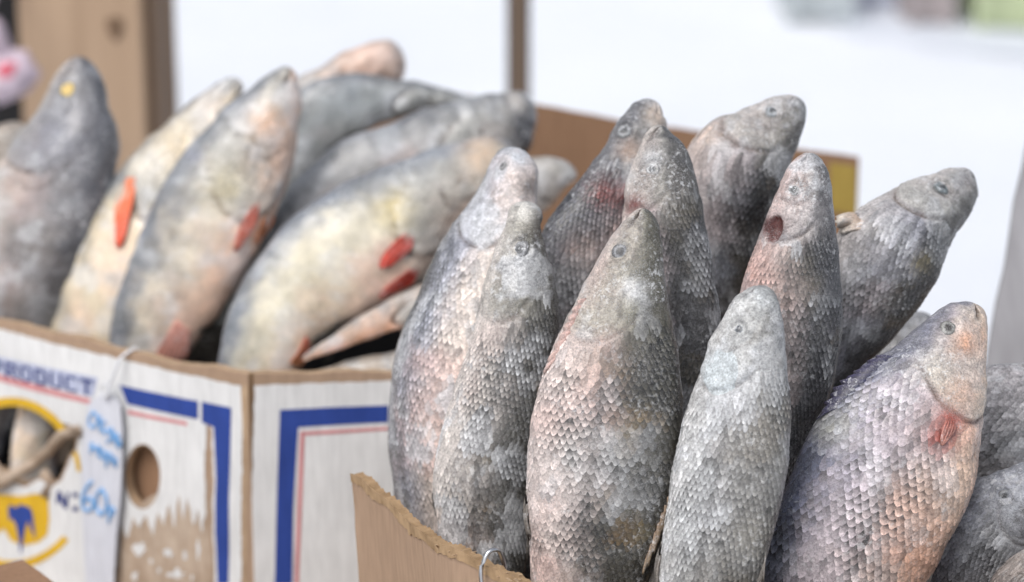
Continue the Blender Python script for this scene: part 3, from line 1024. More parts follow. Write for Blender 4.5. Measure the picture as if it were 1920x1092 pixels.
        if P.get('bars'):
            br = np.sin(t / s.len * 2 * math.pi * 6.5 + nz * 3) * 0.5 + 0.5
            c = mixc(c, np.broadcast_to(P['barc'], c.shape), sstep(.55, .85, br) * sstep(-.35, .5, d) * P['bars'])
        # pink flush on the lower side
        pk = sstep(0.45, 0.65, fnoise(pos, 22.0, sd + 3)) * sstep(0.45, -0.3, d) * P.get('pink', 0.5) * 0.8
        c = mixc(c, np.broadcast_to(P.get('pinkc', lin(226, 186, 176)), c.shape), pk)
        # olive and brown slime blotches
        bl = sstep(0.50, 0.62, fnoise(pos, 30.0, sd + 4, 4)) * sstep(-0.55, 0.25, d) * P.get('blotch', 0.5)
        hue = fnoise(pos, 60.0, sd + 5)[..., None]
        c = c * (1 - bl[..., None]) + bl[..., None] * (lin(92, 88, 58) * hue + lin(104, 78, 50) * (1 - hue))
        # head: mottled bone grey
        hd = sstep(s.head * 1.05, s.head * 0.85, t)
        hc = P['head'] * (0.55 + 1.05 * fnoise(pos, 150.0, sd + 6, 4))[..., None]
        hc = mixc(hc, np.broadcast_to(lin(88, 84, 74), hc.shape), sstep(.58, .68, fnoise(pos, 240.0, sd + 16, 3)) * .6)
        hc = mixc(hc, P['back'] * 0.62 * np.ones(3), sstep(0.15, 0.75, np.cos(p) + nf * .6) * 0.75)
        hc = mixc(hc, P['belly'] * np.ones(3), sstep(-0.45, -0.85, np.cos(p) + nf * .5) * 0.6)
        c = mixc(c, hc, hd * 0.68)
        slit, crease, plate = s.marks(t, p)  # the masks that carve the grooves also darken their colour
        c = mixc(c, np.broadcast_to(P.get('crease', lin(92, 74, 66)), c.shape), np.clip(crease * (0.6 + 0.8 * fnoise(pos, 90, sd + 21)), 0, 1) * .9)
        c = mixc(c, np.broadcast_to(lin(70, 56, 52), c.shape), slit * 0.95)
        c = mixc(c, np.broadcast_to(P.get('platec', P['head'] * 1.18), c.shape) * (0.75 + 0.5 * fnoise(pos, 120, sd + 22, 3))[..., None], plate * 0.6)
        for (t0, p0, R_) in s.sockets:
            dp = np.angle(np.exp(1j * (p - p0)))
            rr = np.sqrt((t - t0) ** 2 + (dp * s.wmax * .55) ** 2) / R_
            c = c * (1 - 0.35 * np.exp(-((rr - 1.1) / 0.22) ** 2))[..., None]  # darker ring round the eye
        # rime
        fr = sstep(0.53, 0.62, fnoise(pos, 52.0, sd + 7, 5)) * P.get('rime', 0.5) * (1.25 - 0.45 * sstep(.1, .8, np.cos(p)))
        c = mixc(c, np.broadcast_to(lin(214, 217, 222), c.shape), fr)
        # grit
        gr = P.get('grit', 0.76)
        c = c * (1 - gr / 2 + gr * fnoise(pos, 330.0, sd + 8, 3))[..., None]
        for (px_, py_, r_, col, f_) in P.get('spots', []):
            x, y = proj(pos)
            g = np.exp(-(((x - px_) ** 2 + (y - py_) ** 2) / r_ ** 2)) * f_
            c = mixc(c, np.broadcast_to(col, c.shape), np.clip(g * (0.6 + 0.9 * fnoise(pos, 200, sd + 9, 2)), 0, 1))
        for (t0, p0, rt, rp, dep) in s.dents:
            dp = np.angle(np.exp(1j * (p - p0)))
            rr = (np.abs(t - t0) / rt) ** 2.6 + (np.abs(dp) / rp) ** 2.6
            c = mixc(c, np.broadcast_to(lin(104, 58, 54), c.shape) * (0.5 + 1.0 * fnoise(pos, 260, sd + 33, 3))[..., None], sstep(1.02, 0.80, rr))
        return c * P.get('dim', 0.80)

    def build(s, mat, nt_=150, np_=72):
        q = np.linspace(0, 1, nt_)
        ts = s.len * (0.35 * q + 0.65 * q ** 1.8)
        ps = np.linspace(0, 2 * math.pi, np_, endpoint=False)
        TT, PP = np.meshgrid(ts, ps, indexing='ij')
        V = s.surf(TT, PP)
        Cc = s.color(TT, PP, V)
        F = [(i * np_ + j, i * np_ + (j + 1) % np_, (i + 1) * np_ + (j + 1) % np_, (i + 1) * np_ + j) for i in range(nt_ - 1) for j in range(np_)]
        F += [tuple(range(np_))[::-1], tuple((nt_ - 1) * np_ + j for j in range(np_))]
        s.body = mesh_obj('body', V, F, mat, s.root, s.base, Cc)
        return s.body

    def scales(s, around=44, pitch=0.0041, dark=0.45, lift=0.00034, skip=0.02):
        # columns at equal arc length round an ellipse
        k = 0.56
        ph = np.linspace(0, 2 * math.pi, 721)
        ds = np.sqrt((np.sin(ph)) ** 2 + (k * np.cos(ph)) ** 2)
        cum = np.r_[0, np.cumsum((ds[1:] + ds[:-1]) / 2)]
        cum /= cum[-1]
        rows = []
        t = s.head * 0.62
        while t < s.len * 0.99:
            rows.append(t)
            t += pitch * (0.55 + 0.45 * float(s._i(s.w, np.array(t))) / s.wmax)
        tt, pp, hw, ln, sta = [], [], [], [], []
        for i, t in enumerate(rows):
            for j in range(around):
                u = ((j + 0.5 * (i % 2)) / around) % 1.0
                p = np.interp(u, cum, ph)
                # scales begin behind the gill cover; on the nape a little before it
                pa = abs((p + math.pi) % (2 * math.pi) - math.pi)
                v_ = (pa - 2.05) / 0.95
                st_ = s.head * (1.03 - 0.26 * v_ * v_ if pa > 1.1 else 0.68 + 0.09 * pa / 1.1)
                if t < st_ or RNG.random() < skip + 0.35 * max(0, 1 - (t - st_) / (3 * pitch)):
                    continue
                tt.append(t)
                pp.append(p)
                dpu = np.interp((u + 0.01) % 1.0, cum, ph) - p
                dpu = (dpu + math.pi) % (2 * math.pi) - math.pi
                sta.append(t - st_)
                hw.append(abs(dpu) / 0.01 / around * 0.60)
                ln.append(2.35 * pitch * (0.55 + 0.45 * float(s._i(s.w, np.array(t))) / s.wmax))
        tt, pp, hw, ln, sta = map(np.array, (tt, pp, hw, ln, sta))
        n = len(tt)
        if n == 0:
            return
        for (t0, p0, rt, rp, dep) in s.dents:
            dp = np.angle(np.exp(1j * (pp - p0)))
            keep = ((tt + ln * .7 - t0) / (rt * 1.05)) ** 2 + (dp / (rp * 1.05)) ** 2 > 1
            tt, pp, hw, ln, sta = tt[keep], pp[keep], hw[keep], ln[keep], sta[keep]
        n = len(tt)
        brow = np.array([0.0, 0.42, 0.72, 0.90, 1.0])
        wrow = np.array([0.80, 1.0, 0.92, 0.62, 0.22])
        lrow = np.array([-0.0004, 0.0001, 0.55, 0.95, 1.0])
        crow = np.array([1 - dark, 1 - dark * .95, 0.95, 1.10, 1.16])
        aa = np.array([-1.0, -0.45, 0.45, 1.0])
        jit = 1 + RNG.normal(0, 0.06, n)
        lf = lift * (0.75 + 0.5 * RNG.random(n))
        lf = lf * np.clip(sta / (4 * pitch) + .2, 0, 1)
        tip_t = tt[:, None, None] + ln[:, None, None] * brow[None, :, None] * jit[:, None, None]
        pv = pp[:, None, None] + hw[:, None, None] * wrow[None, :, None] * aa[None, None, :]
        off = np.where(lrow > 0.01, lrow, 0)[None, :, None] * lf[:, None, None] + np.where(lrow <= 0.01, lrow, 0)[None, :, None]
        off = off + 0.00035 * (1 - aa ** 2)[None, None, :] * np.ones_like(off)
        tv = tip_t + 0 * pv
        V = s.surf(np.clip(tv, 0, s.len), pv, off + 0 * pv + 0.0002)
        cen = s.surf(np.clip(tt + ln * .6, 0, s.len), pp)
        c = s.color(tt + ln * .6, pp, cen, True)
        c = c * (0.72 + 0.56 * RNG.random(n))[:, None]
        c = c * np.where(np.abs(np.abs(np.angle(np.exp(1j * pp))) - 1.62) < 1.2 * hw, 0.62, 1.0)[:, None]
        wear = 0.15 + 1.5 * sstep(.25, .75, fnoise(cen, 45.0, s.seed + 30))
        wear = wear * np.clip(sta / (4 * pitch), 0.0, 1) * (0.35 + 0.65 * sstep(-0.95, -0.35, np.cos(pp)))
        cr = 1 + (crow[None, :] - 1) * wear[:, None]
        cen_dark = np.array([[0.9, 0.62, 0.62, 0.9], [0.75, 0.34, 0.34, 0.75], [0.95, 0.74, 0.74, 0.95], [1, 1, 1, 1], [1, 1, 1, 1]])
        cd = 1 + (cen_dark[None] - 1) * (dark * 2.0 * wear)[:, None, None]
        cols = c[:, None, None, :] * cr[:, :, None, None] * np.clip(cd, 0.14, 1.2)[..., None]
        cols = cols + (np.array([0, 0, 0.0, 0.03, 0.055])[None, :, None] * (0.4 + 0.9 * RNG.random(n))[:, None, None] * np.ones((1, 1, 4)))[..., None] * np.array([0.96, 0.98, 1.05])
        # pigment crescent is darkest in the middle of the scale base
        F = []
        for m in range(n):
            b0 = m * 20
            for i in range(4):
                for j in range(3):
                    F.append((b0 + i * 4 + j, b0 + i * 4 + j + 1, b0 + (i + 1) * 4 + j + 1, b0 + (i + 1) * 4 + j))
        o = mesh_obj('scales', V.reshape(-1, 3), F, M_SCALE, s.body, None, cols.reshape(-1, 3))
        o.data.transform(__import__('mathutils').Matrix.Translation(Vector(-s.base)))
        o['kind'] = 'stuff'
        return o

    def patch(s, name, t0, p0, rt, rp, h, col, mat, nr=9, na=28, power=4.0, parent=None, tilt=0.0, ring=None, mod=None):
        """raised plate on the skin"""
        V, Cc = [], []
        F = []
        tl, pl = [], []
        R_ = np.linspace(0, 1, nr)
        A_ = np.linspace(0, 2 * math.pi, na, endpoint=False)
        RR, AA = np.meshgrid(R_, A_, indexing='ij')
        u = RR * np.cos(AA)
        v = RR * np.sin(AA)
        if mod is not None:
            u, v = mod(u, v)
        tv = np.maximum(t0 + u * rt, 0.0005)
        pv = p0 + v * rp
        off = h * (1 - RR ** power) * (0.55 + 0.45 * u + tilt) - 0.0006 * (RR > 0.99)
        P3 = s.surf(tv, pv, off)
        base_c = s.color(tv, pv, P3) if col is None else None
        if col is None:
            cc = base_c
        else:
            cc = 0.85 * np.broadcast_to(col, RR.shape + (3,)) * (0.72 + 0.56 * fnoise(P3, 150, s.seed + 12, 4))[..., None]
        if ring is not None:
            cc = mixc(cc, np.broadcast_to(ring, cc.shape), sstep(.80, .97, RR))
        F = []
        for i in range(nr - 1):
            for j in range(na):
                F.append((i * na + j, i * na + (j + 1) % na, (i + 1) * na + (j + 1) % na, (i + 1) * na + j))
        return mesh_obj(name, P3.reshape(-1, 3), F, mat, parent or s.root, s.base, cc.reshape(-1, 3))

    def socket(s, px, py, rpx):
        t0, p0 = s.pick(px, py)
        r = 1.2 * rpx / FPX * np.linalg.norm(s.surf(np.array(t0), np.array(p0)) - CAMP)
        s.sockets = [(t0, p0, r), (t0, -p0, r)]

    def eye(s, px, py, rpx, iris, pupil, mirror=True, proud=0.24, pr=0.56):
        t0, p0 = s.pick(px, py)
        P0 = s.surf(np.array(t0), np.array(p0))
        dep = np.linalg.norm(P0 - CAMP)
        r = 1.22 * rpx / FPX * dep
        hcol = s.color(np.array([t0]), np.array([p0]), P0[None])[0]
        for sgn in ((1, -1) if mirror else (1,)):
            pp = p0 if sgn == 1 else -p0
            P0 = s.surf(np.array(t0), np.array(pp))
            n = s.normal(np.array(t0), np.array(pp))
            T = s._i(s.T, np.array(t0))
            x = T - n * np.dot(T, n)
            x /= np.linalg.norm(x)
            y = np.cross(n, x)
            def dome(name, rr, hh, z0, prof, par):
                V, F, Cc = [], [], []
                nr, na = 8, 20
                for i in range(nr):
                    q = i / (nr - 1)
                    for j in range(na):
                        a = 2 * math.pi * j / na
                        wob = 1 + 0.06 * math.sin(3 * a + s.seed) + 0.04 * math.sin(5 * a + 2 * s.seed)
                        V.append(P0 + (x * math.cos(a) + y * math.sin(a) * 0.92) * rr * q * wob + n * (z0 + hh * math.sqrt(max(0, 1 - q * q))))
                        Cc.append(prof(q))
                for i in range(nr - 1):
                    for j in range(na):
                        F.append((i * na + j, (i + 1) * na + j, (i + 1) * na + (j + 1) % na, i * na + (j + 1) % na))
                return mesh_obj(name, V, F, M_EYE, par, s.base, Cc)
            dk = np.array(pupil) * 0.26
            e = dome('eye', r, r * proud, -0.0004, lambda q: iris * (0.58 if q < .80 else 0.26), s.root)
            dome('pupil', r * pr, r * proud * 0.42, r * proud * 0.72 - 0.0004, lambda q: dk * (1 - q ** 4) + iris * .5 * q ** 4, e)

    def gill(s, frac=0.72, rt=0.24, rp=0.55, h=0.0012, col=None, side_p=1.95, ring=None):
        """gill cover plates on both sides"""
        for sg in (1, -1):
            p0 = sg * side_p
            col = None if col is None else col
            g = s.patch('gill_cover', s.head * frac, p0, s.head * rt, rp, h * 0.6, col, M_SKIN, ring=ring, nr=12, na=36)
            s.patch('cheek_plate', s.head * (frac - rt * 1.25), p0 - sg * 0.05, s.head * rt * 0.62, rp * 0.72, h * 0.4, None, M_SKIN)

    def ray_fin(s, name, basepts, tippts, col, col2=None, ny=6, sub=5, thick=0.0007, ridge=0.0006, parent=None, leaf=False):
        """fin between a line of base points and a line of tip points; each ray a ridge"""
        B = np.array(basepts, float)
        Tt = np.array(tippts, float)
        nb = len(B)
        nx = (nb - 1) * sub + 1
        ui = np.linspace(0, nb - 1, nx)
        Bi = np.stack([np.interp(ui, range(nb), B[:, k]) for k in range(3)], -1)
        Ti = np.stack([np.interp(ui, range(nb), Tt[:, k]) for k in range(3)], -1)
        V, Cc, F = [], [], []
        mid = Ti.mean(0) - Bi.mean(0)
        nrm = np.cross(mid, Bi[-1] - Bi[0])
        nrm /= np.linalg.norm(nrm) + 1e-9
        if np.dot(nrm, CAMP - Bi[0]) < 0:
            nrm = -nrm
        col2 = col if col2 is None else col2
        for j in range(ny):
            q = j / (ny - 1)
            for i in range(nx):
                rd = (i % 2 == 0)
                notch = 1 - (0.10 if not rd else 0.0) * q - 0.16 * ((i * 7919 + s.seed) % 7) / 7 * q
                P = Bi[i] + (Ti[i] - Bi[i]) * q * notch + nrm * ((ridge if rd else -ridge) + 0.002 * math.sin(q * 3.1))
                if leaf:
                    mc = Bi.mean(0) * (1 - q) + Ti.mean(0) * q
                    P = mc + (P - mc) * (0.16 + 0.85 * math.sin(math.pi * min(1, 0.14 + 0.80 * q))) + nrm * 0.0006 * math.sin(i * 1.7 + q * 4)
                V.append(P)
                Cc.append((np.array(col) * (1 - q) + np.array(col2) * q) * (1.14 if rd else 0.72) * (0.8 + 0.4 * RNG.random()))
        for j in range(ny - 1):
            for i in range(nx - 1):
                F.append((j * nx + i, j * nx + i + 1, (j + 1) * nx + i + 1, (j + 1) * nx + i))
        o = mesh_obj(name, V, F, M_FIN, parent or s.root, s.base, Cc)
        md = o.modifiers.new('thickness', 'SOLIDIFY')
        md.thickness = thick
        return o

    def fin_px(s, name, base_px, tip_px, col, col2=None, lift=0.004, tip_lift=0.008, **kw):
        """fin whose root lies on the skin at traced points"""
        B = []
        for (x, y) in base_px:
            t, p = s.pick(x, y)
            B.append(s.surf(np.array(t), np.array(p)) + s.normal(np.array(t), np.array(p)) * (-0.001))
        T_ = []
        for (x, y), b in zip(tip_px, B):
            Yv = b[1] - tip_lift
            tp, pp = s.pick(x, y)
            gx, gy = proj(s.surf(np.array(tp), np.array(pp)))
            if (gx - x) ** 2 + (gy - y) ** 2 < 200:
                sp_ = s.surf(np.array(tp), np.array(pp))
                Yv = sp_[1] - lift - 0.002
            T_.append(at(x, y, Yv))
        return s.ray_fin(name, B, T_, col, col2, **kw)

    def std_fins(s, fcol, dorsal=0.30, t0=0.47, t1=0.63, pect=True):
        """dorsal, anal, pelvic fins folded along the body, tail fan"""
        def line(ta, tb, p, n=6):
            return [s.surf(np.array(t), np.array(p), -0.001) for t in np.linspace(ta, tb, n)]
        L = s.len
        if dorsal:
            b = line(L * t0, L * t1, 0.0)
            tp = []
            for k, t in enumerate(np.linspace(L * t0, L * t1, 6)):
                h = s.wmax * dorsal * (1 - 0.12 * k)
                tp.append(s.surf(np.array(min(t + s.wmax * 0.7, L)), np.array(0.0), h))
            s.ray_fin('dorsal_fin', b, tp, fcol, fcol * 0.7)
        b = line(L * 0.74, L * 0.84, math.pi)
        tp = [s.surf(np.array(min(t + s.wmax * 0.5, L)), np.array(math.pi), s.wmax * 0.35 * (1 - .1 * k)) for k, t in enumerate(np.linspace(L * .74, L * .84, 6))]
        s.ray_fin('anal_fin', b, tp, fcol, fcol * 0.8)
        for sg in (1, -1):
            b = [s.surf(np.array(L * 0.50 + 0.002 * k), np.array(sg * (2.98 - 0.03 * k)), -0.0005) for k in range(4)]
            tp = [s.surf(np.array(L * 0.58 + 0.002 * k), np.array(sg * (2.99 - 0.09 * k)), 0.0012) for k in range(4)]
            s.ray_fin('pelvic_fin', b, tp, fcol, fcol * 0.9)
            if pect:
                b = [s.surf(np.array(s.head * 1.03), np.array(sg * (2.38 + 0.06 * k)), 0.0004) for k in range(4)]
                tp = [s.surf(np.array(s.head * (1.44 - 0.05 * abs(k - 1))), np.array(sg * (2.30 + 0.13 * k)), 0.0016) for k in range(4)]
                s.ray_fin('pectoral_fin', b, tp, lin(190, 172, 160) * .75, lin(176, 160, 150) * .7, leaf=True, ridge=.0003)
        # tail
        e = s.C[-1]
        dr, T = s.dor[-1], s.T[-1]
        wl = s.w[-1]
        b = [e + dr * wl * q * 0.9 - T * 0.002 for q in np.linspace(-1, 1, 7)]
        tp = [e + dr * s.wmax * 0.85 * q + T * (0.034 + 0.026 * abs(q)) for q in np.linspace(-1, 1, 7)]
        tp = [np.array([p_[0], max(p_[1], e[1] - 0.004), max(p_[2], BASE_Z + 0.007)]) for p_ in tp]
        b = [np.array([p_[0], max(p_[1], e[1] - 0.004), p_[2]]) for p_ in b]
        s.ray_fin('tail_fin', b, tp, fcol * 0.8, fcol * 0.6)

def pal(**kw):
    d = dict(belly=lin(222, 214, 208), flank=lin(180, 178, 182), back=lin(92, 92, 92), head=lin(176, 174, 170), pink=0.5, blotch=0.5, rime=0.4)
    d.update(kw)
    return d

PX = 1.42 / FPX    # metres per traced pixel at the focus distance
G_R = 'scaled fish standing head up in the plain carton'
FINC = lin(150, 142, 134) * 0.66
RFISH = []
def roach(label, tip, st, Y, theta, head_px, p, seed, eye=None, around=48, pitch=0.0039, dark=0.45, dents=(), gillkw=None, dorsal=0.16, dt=(0.47, 0.63), pect=False, name='frozen_fish', kb=0.47, lump=0.0012, **kw):
    f = Fish(name, label, 'fish', G_R, tip, st, Y, theta, head_px * PX, pal=p, seed=seed, kb=kb, lump=lump, **kw)
    for (x, y, rx, ry, dep) in dents:
        t0, p0 = f.pick(x, y)
        f.dents.append((t0, p0, ry * PX, rx * PX / max(0.012, float(f._i(f.w, np.array(t0))) * 0.8), dep))
    if eye:
        f.socket(*eye[:3])
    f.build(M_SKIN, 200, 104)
    f.scales(around, pitch, dark)
    f.gill(**(gillkw or {}))
    if eye:
        f.eye(*eye)
    f.std_fins(FINC, dorsal, dt[0], dt[1], pect)
    RFISH.append(f)
    return f

IR = lin(196, 196, 196)
PU = lin(96, 100, 106)

roach('pale belly-out fish leaning at the left wall of the plain carton',
      (968, 277), [(928, 296, 1000, 298), (908, 335, 1006, 350), (872, 392, 1004, 425), (826, 470, 985, 515), (786, 560, 962, 600), (753, 640, 938, 680), (736, 720, 918, 742), (730, 820, 905, 832), (736, 920, 898, 925), (748, 1000, 886, 1000)],
      [1.545, 1.50, 1.485], 118, 235, pal(belly=lin(236, 222, 212), flank=lin(178, 181, 194), back=lin(120, 122, 130), head=lin(206, 208, 214), rime=0.55, pink=0.65, blotch=0.12, fs=-.1, spots=[(975, 290, 26, lin(225, 230, 238), .9), (990, 350, 20, lin(120, 112, 108), .7)]), 3, cr=0.8, eye=(941, 309, 9, IR, PU), dark=0.32, pect=False, kb=0.62)

roach('white-snouted fish with ringed eye, beside the belly-out fish at the carton wall',
      (988, 378), [(961, 388, 1013, 388), (944, 425, 1016, 425), (926, 475, 1026, 472), (907, 532, 1044, 530), (891, 612, 1050, 602), (866, 702, 1040, 692), (836, 790, 1024, 782), (817, 870, 1005, 870), (812, 960, 994, 960), (826, 1040, 986, 1040)],
      [1.455, 1.425, 1.405], -12, 245, pal(flank=lin(182, 176, 172), back=lin(94, 92, 86), head=lin(142, 140, 130), blotch=0.65, rime=0.55, pink=0.25, spots=[(985, 390, 24, lin(228, 226, 220), .95), (955, 460, 16, lin(220, 216, 212), .7)]), 14, eye=(975, 466, 15, lin(178, 180, 184), lin(120, 124, 128)), dark=0.5)

f3 = roach('big broad fish with olive stains and pink belly edge, tallest body in the front row',
      (1205, 391), [(1181, 406, 1228, 406), (1151, 450, 1243, 450), (1113, 520, 1253, 512), (1076, 590, 1263, 582), (1043, 660, 1273, 652), (1013, 745, 1280, 738), (993, 830, 1276, 826), (985, 920, 1262, 916), (986, 1010, 1238, 1002), (992, 1092, 1208, 1080)],
      [1.385, 1.355, 1.330], -14, 265, pal(belly=lin(226, 210, 204), flank=lin(196, 184, 180), back=lin(92, 88, 76), head=lin(150, 148, 134), blotch=0.95, rime=0.28, pink=0.55, fs=.15, bs=.12, spots=[(1090, 850, 70, lin(206, 206, 205), .5), (1120, 690, 45, lin(196, 168, 150), .4), (1190, 545, 22, lin(225, 226, 228), .7), (1150, 780, 24, lin(150, 112, 84), .6)]), 25, eye=(1160, 472, 14, lin(160, 162, 166), lin(98, 100, 104)), dark=0.55, dorsal=0.30, dt=(0.52, 0.68))

f3.fin_px('dorsal_fin', [(1258, 905), (1246, 950), (1230, 995), (1212, 1045)], [(1266, 940), (1250, 990), (1228, 1042), (1200, 1090)], lin(140, 112, 88) * .7, lin(170, 150, 126) * .7, tip_lift=.003)
f3.fin_px('pelvic_fin', [(1100, 556), (1080, 594), (1060, 636), (1042, 676)], [(1084, 566), (1062, 606), (1040, 650), (1014, 712)], lin(206, 168, 158) * .8, lin(214, 190, 182) * .8, lift=.001, tip_lift=.002)
roach('frosty-headed fish with a reddish gill slit, rising behind the big olive-stained fish',
      (1241, 236), [(1214, 250, 1263, 250), (1191, 300, 1291, 300), (1173, 358, 1306, 362), (1166, 420, 1319, 430), (1166, 505, 1333, 512), (1167, 600, 1347, 600), (1162, 700, 1336, 692), (1152, 800, 1302, 792)],
      [1.470, 1.445, 1.425], -22, 175, pal(flank=lin(158, 158, 164), back=lin(88, 88, 92), head=lin(158, 156, 150), blotch=0.35, rime=0.5, spots=[(1187, 385, 20, lin(120, 62, 58), .9), (1180, 330, 14, lin(222, 222, 222), .7), (1222, 300, 18, lin(214, 218, 222), .6)]), 36, eye=(1224, 316, 13, IR, lin(150, 154, 160)), dark=0.5)

roach('slender fish with blood-stained gills leaning over beside the brown carton, back to the perch',
      (1228, 189), [(1188, 199, 1248, 214), (1164, 224, 1246, 262), (1136, 274, 1230, 314), (1109, 314, 1218, 372), (1066, 364, 1200, 444), (1032, 408, 1186, 505), (1003, 472, 1170, 575), (983, 560, 1142, 645), (972, 680, 1120, 745), (962, 820, 1100, 855)],
      [1.555, 1.520, 1.505], 190, 205, pal(belly=lin(216, 196, 186), flank=lin(176, 172, 176), back=lin(118, 122, 134), head=lin(156, 154, 150), blotch=0.2, pink=0.8, spots=[(1130, 360, 26, lin(140, 74, 70), .95), (1165, 372, 26, lin(130, 66, 64), .95), (1232, 215, 22, lin(214, 196, 180), .8), (1100, 470, 40, lin(206, 178, 166), .5), (1180, 282, 22, lin(200, 170, 150), .6)]), 47, eye=(1171, 243, 13, lin(164, 168, 172), lin(100, 104, 110)), dark=0.42)

roach('dark-backed fish leaning right with its snout highest over the snow',
      (1494, 181), [(1466, 180, 1511, 204), (1421, 199, 1509, 247), (1361, 231, 1496, 292), (1304, 262, 1480, 342), (1290, 312, 1466, 404), (1284, 390, 1445, 475), (1284, 480, 1422, 560), (1292, 580, 1402, 640)],
      [1.565, 1.550, 1.555], -8, 165, pal(belly=lin(206, 202, 200), flank=lin(164, 168, 178), back=lin(70, 72, 76), head=lin(168, 164, 158), blotch=0.3, pink=0.3, spots=[(1320, 255, 24, lin(196, 170, 146), .5), (1300, 430, 30, lin(130, 134, 160), .3)]), 58, cr=0.9, eye=(1447, 207, 12, lin(186, 194, 200), lin(96, 100, 106)), dark=0.5)

f7 = roach('fish with a dark red cavity behind its gill, between the two leaning fish',
      (1518, 287), [(1490, 302, 1543, 300), (1466, 340, 1557, 342), (1444, 395, 1563, 402), (1419, 460, 1570, 470), (1394, 530, 1575, 542), (1385, 612, 1573, 622), (1385, 700, 1561, 706), (1386, 790, 1532, 790), (1390, 880, 1496, 870)],
      [1.430, 1.410, 1.390], -10, 175, pal(belly=lin(214, 190, 184), flank=lin(178, 166, 164), back=lin(86, 86, 92), head=lin(184, 180, 180), blotch=0.4, pink=0.7, rime=0.5, spots=[(1448, 428, 22, lin(92, 50, 48), 1.3), (1400, 520, 30, lin(206, 160, 148), .6)]), 69, cr=0.6, eye=(1489, 352, 12, lin(176, 178, 180), lin(120, 126, 128)), dark=0.48, dents=[(1449, 428, 16, 26, 0.006)], gillkw=dict(frac=.62, rt=.26, rp=.5))

roach('slim pale silver fish in the front row, right of the big olive-stained fish',
      (1420, 536), [(1392, 547, 1451, 549), (1366, 582, 1466, 590), (1336, 640, 1473, 650), (1316, 705, 1475, 720), (1296, 765, 1475, 790), (1273, 850, 1471, 860), (1257, 930, 1456, 940), (1245, 1010, 1436, 1020), (1238, 1092, 1409, 1092)],
      [1.345, 1.320, 1.295], -24, 205, pal(belly=lin(208, 208, 208), flank=lin(190, 192, 194), back=lin(150, 149, 146), bk=.8, head=lin(196, 197, 196), blotch=0.35, pink=0.1, rime=0.45, fs=-.2, spots=[(1420, 1000, 50, lin(120, 114, 100), .5), (1345, 690, 26, lin(206, 216, 220), .9), (1430, 560, 24, lin(206, 212, 216), .6)]), 80, cr=0.6, eye=(1383, 617, 11, lin(150, 158, 166), lin(80, 86, 96)), dark=0.42, gillkw=dict(frac=.82, rt=.24, rp=.5, col=lin(204, 212, 216), side_p=2.0))

f9 = roach('plump fish leaning far right over the snow, clear eye and gill cover',
      (1818, 318), [(1790, 315, 1829, 346), (1750, 329, 1823, 392), (1691, 355, 1801, 434), (1636, 387, 1780, 472), (1591, 420, 1755, 522), (1560, 474, 1722, 572), (1532, 552, 1672, 630), (1502, 645, 1606, 702), (1482, 740, 1562, 790)],
      [1.525, 1.480, 1.470], -6, 205, pal(belly=lin(208, 202, 200), flank=lin(170, 171, 180), back=lin(78, 78, 80), head=lin(176, 175, 170), blotch=0.35, pink=0.35, rime=0.3, bs=-.1, spots=[(1730, 490, 20, lin(110, 100, 66), .7), (1815, 340, 16, lin(110, 96, 92), .6)]), 91, cr=1.0, eye=(1764, 350, 14, lin(150, 162, 166), lin(84, 92, 98)), dark=0.5, gillkw=dict(frac=.72, rt=.26, rp=.55))
f9.fin_px('pectoral_fin', [(1606, 402), (1612, 412), (1622, 420), (1630, 428)], [(1566, 408), (1562, 420), (1566, 432), (1574, 440)], lin(186, 160, 140), lin(226, 218, 208), tip_lift=.006)

f10 = roach('largest rosy fish with a red fin behind its gill, back to the silver fish',
      (1826, 569), [(1797, 567, 1847, 590), (1756, 594, 1848, 636), (1716, 627, 1843, 692), (1667, 666, 1840, 760), (1611, 705, 1836, 822), (1561, 760, 1823, 882), (1519, 830, 1806, 937), (1481, 905, 1781, 997), (1451, 980, 1751, 1052), (1424, 1070, 1706, 1122)],
      [1.385, 1.355, 1.330], 172, 215, pal(belly=lin(228, 198, 176), flank=lin(216, 204, 212), back=lin(124, 130, 156), bk=.75, head=lin(196, 190, 178), platec=lin(212, 204, 190), blotch=0.12, pink=0.75, rime=0.25, bs=-.42, fs=.3, pinkc=lin(226, 184, 164), spots=[(1780, 790, 20, lin(150, 48, 42), 1.3), (1764, 824, 20, lin(140, 34, 32), 1.4), (1770, 806, 40, lin(206, 130, 116), .6), (1815, 640, 34, lin(220, 170, 140), .7), (1800, 740, 34, lin(222, 178, 156), .6), (1560, 800, 34, lin(206, 206, 196), .6), (1710, 1050, 46, lin(204, 146, 116), .5)]), 102, cr=1.0, eye=(1776, 616, 14, lin(172, 172, 168), lin(110, 104, 100)), dark=0.44, pitch=0.0045, around=46, mouth=0.0065, gillkw=dict(frac=.72, rt=.26, rp=.62), dorsal=0.0, pect=False)
f10.fin_px('dorsal_fin', [(1680, 668), (1655, 690), (1628, 712), (1600, 738), (1575, 765)], [(1640, 668), (1605, 694), (1572, 716), (1548, 748), (1530, 790)], lin(36, 38, 66), lin(62, 58, 84), tip_lift=.0)
f10.fin_px('pectoral_fin', [(1774, 782), (1782, 782), (1788, 784), (1794, 788)], [(1752, 836), (1762, 842), (1772, 838), (1782, 824)], lin(176, 96, 84) * .8, lin(206, 150, 136) * .8, lift=.0005, leaf=True, ridge=.0003)

roach('grey fish lying behind the rosy fish, beneath the leaning board',
      (2130, 712), [(2100, 664, 2112, 735), (2010, 656, 2030, 800), (1920, 668, 1950, 890), (1846, 690, 1880, 930), (1790, 750, 1815, 950), (1740, 800, 1760, 930)],
      [1.44, 1.43], 6, 210, pal(flank=lin(196, 197, 200), back=lin(190, 192, 198), bk=1.0, belly=lin(170, 170, 174), blotch=0.2, pink=0.1), 113, dark=0.45, tail='along')

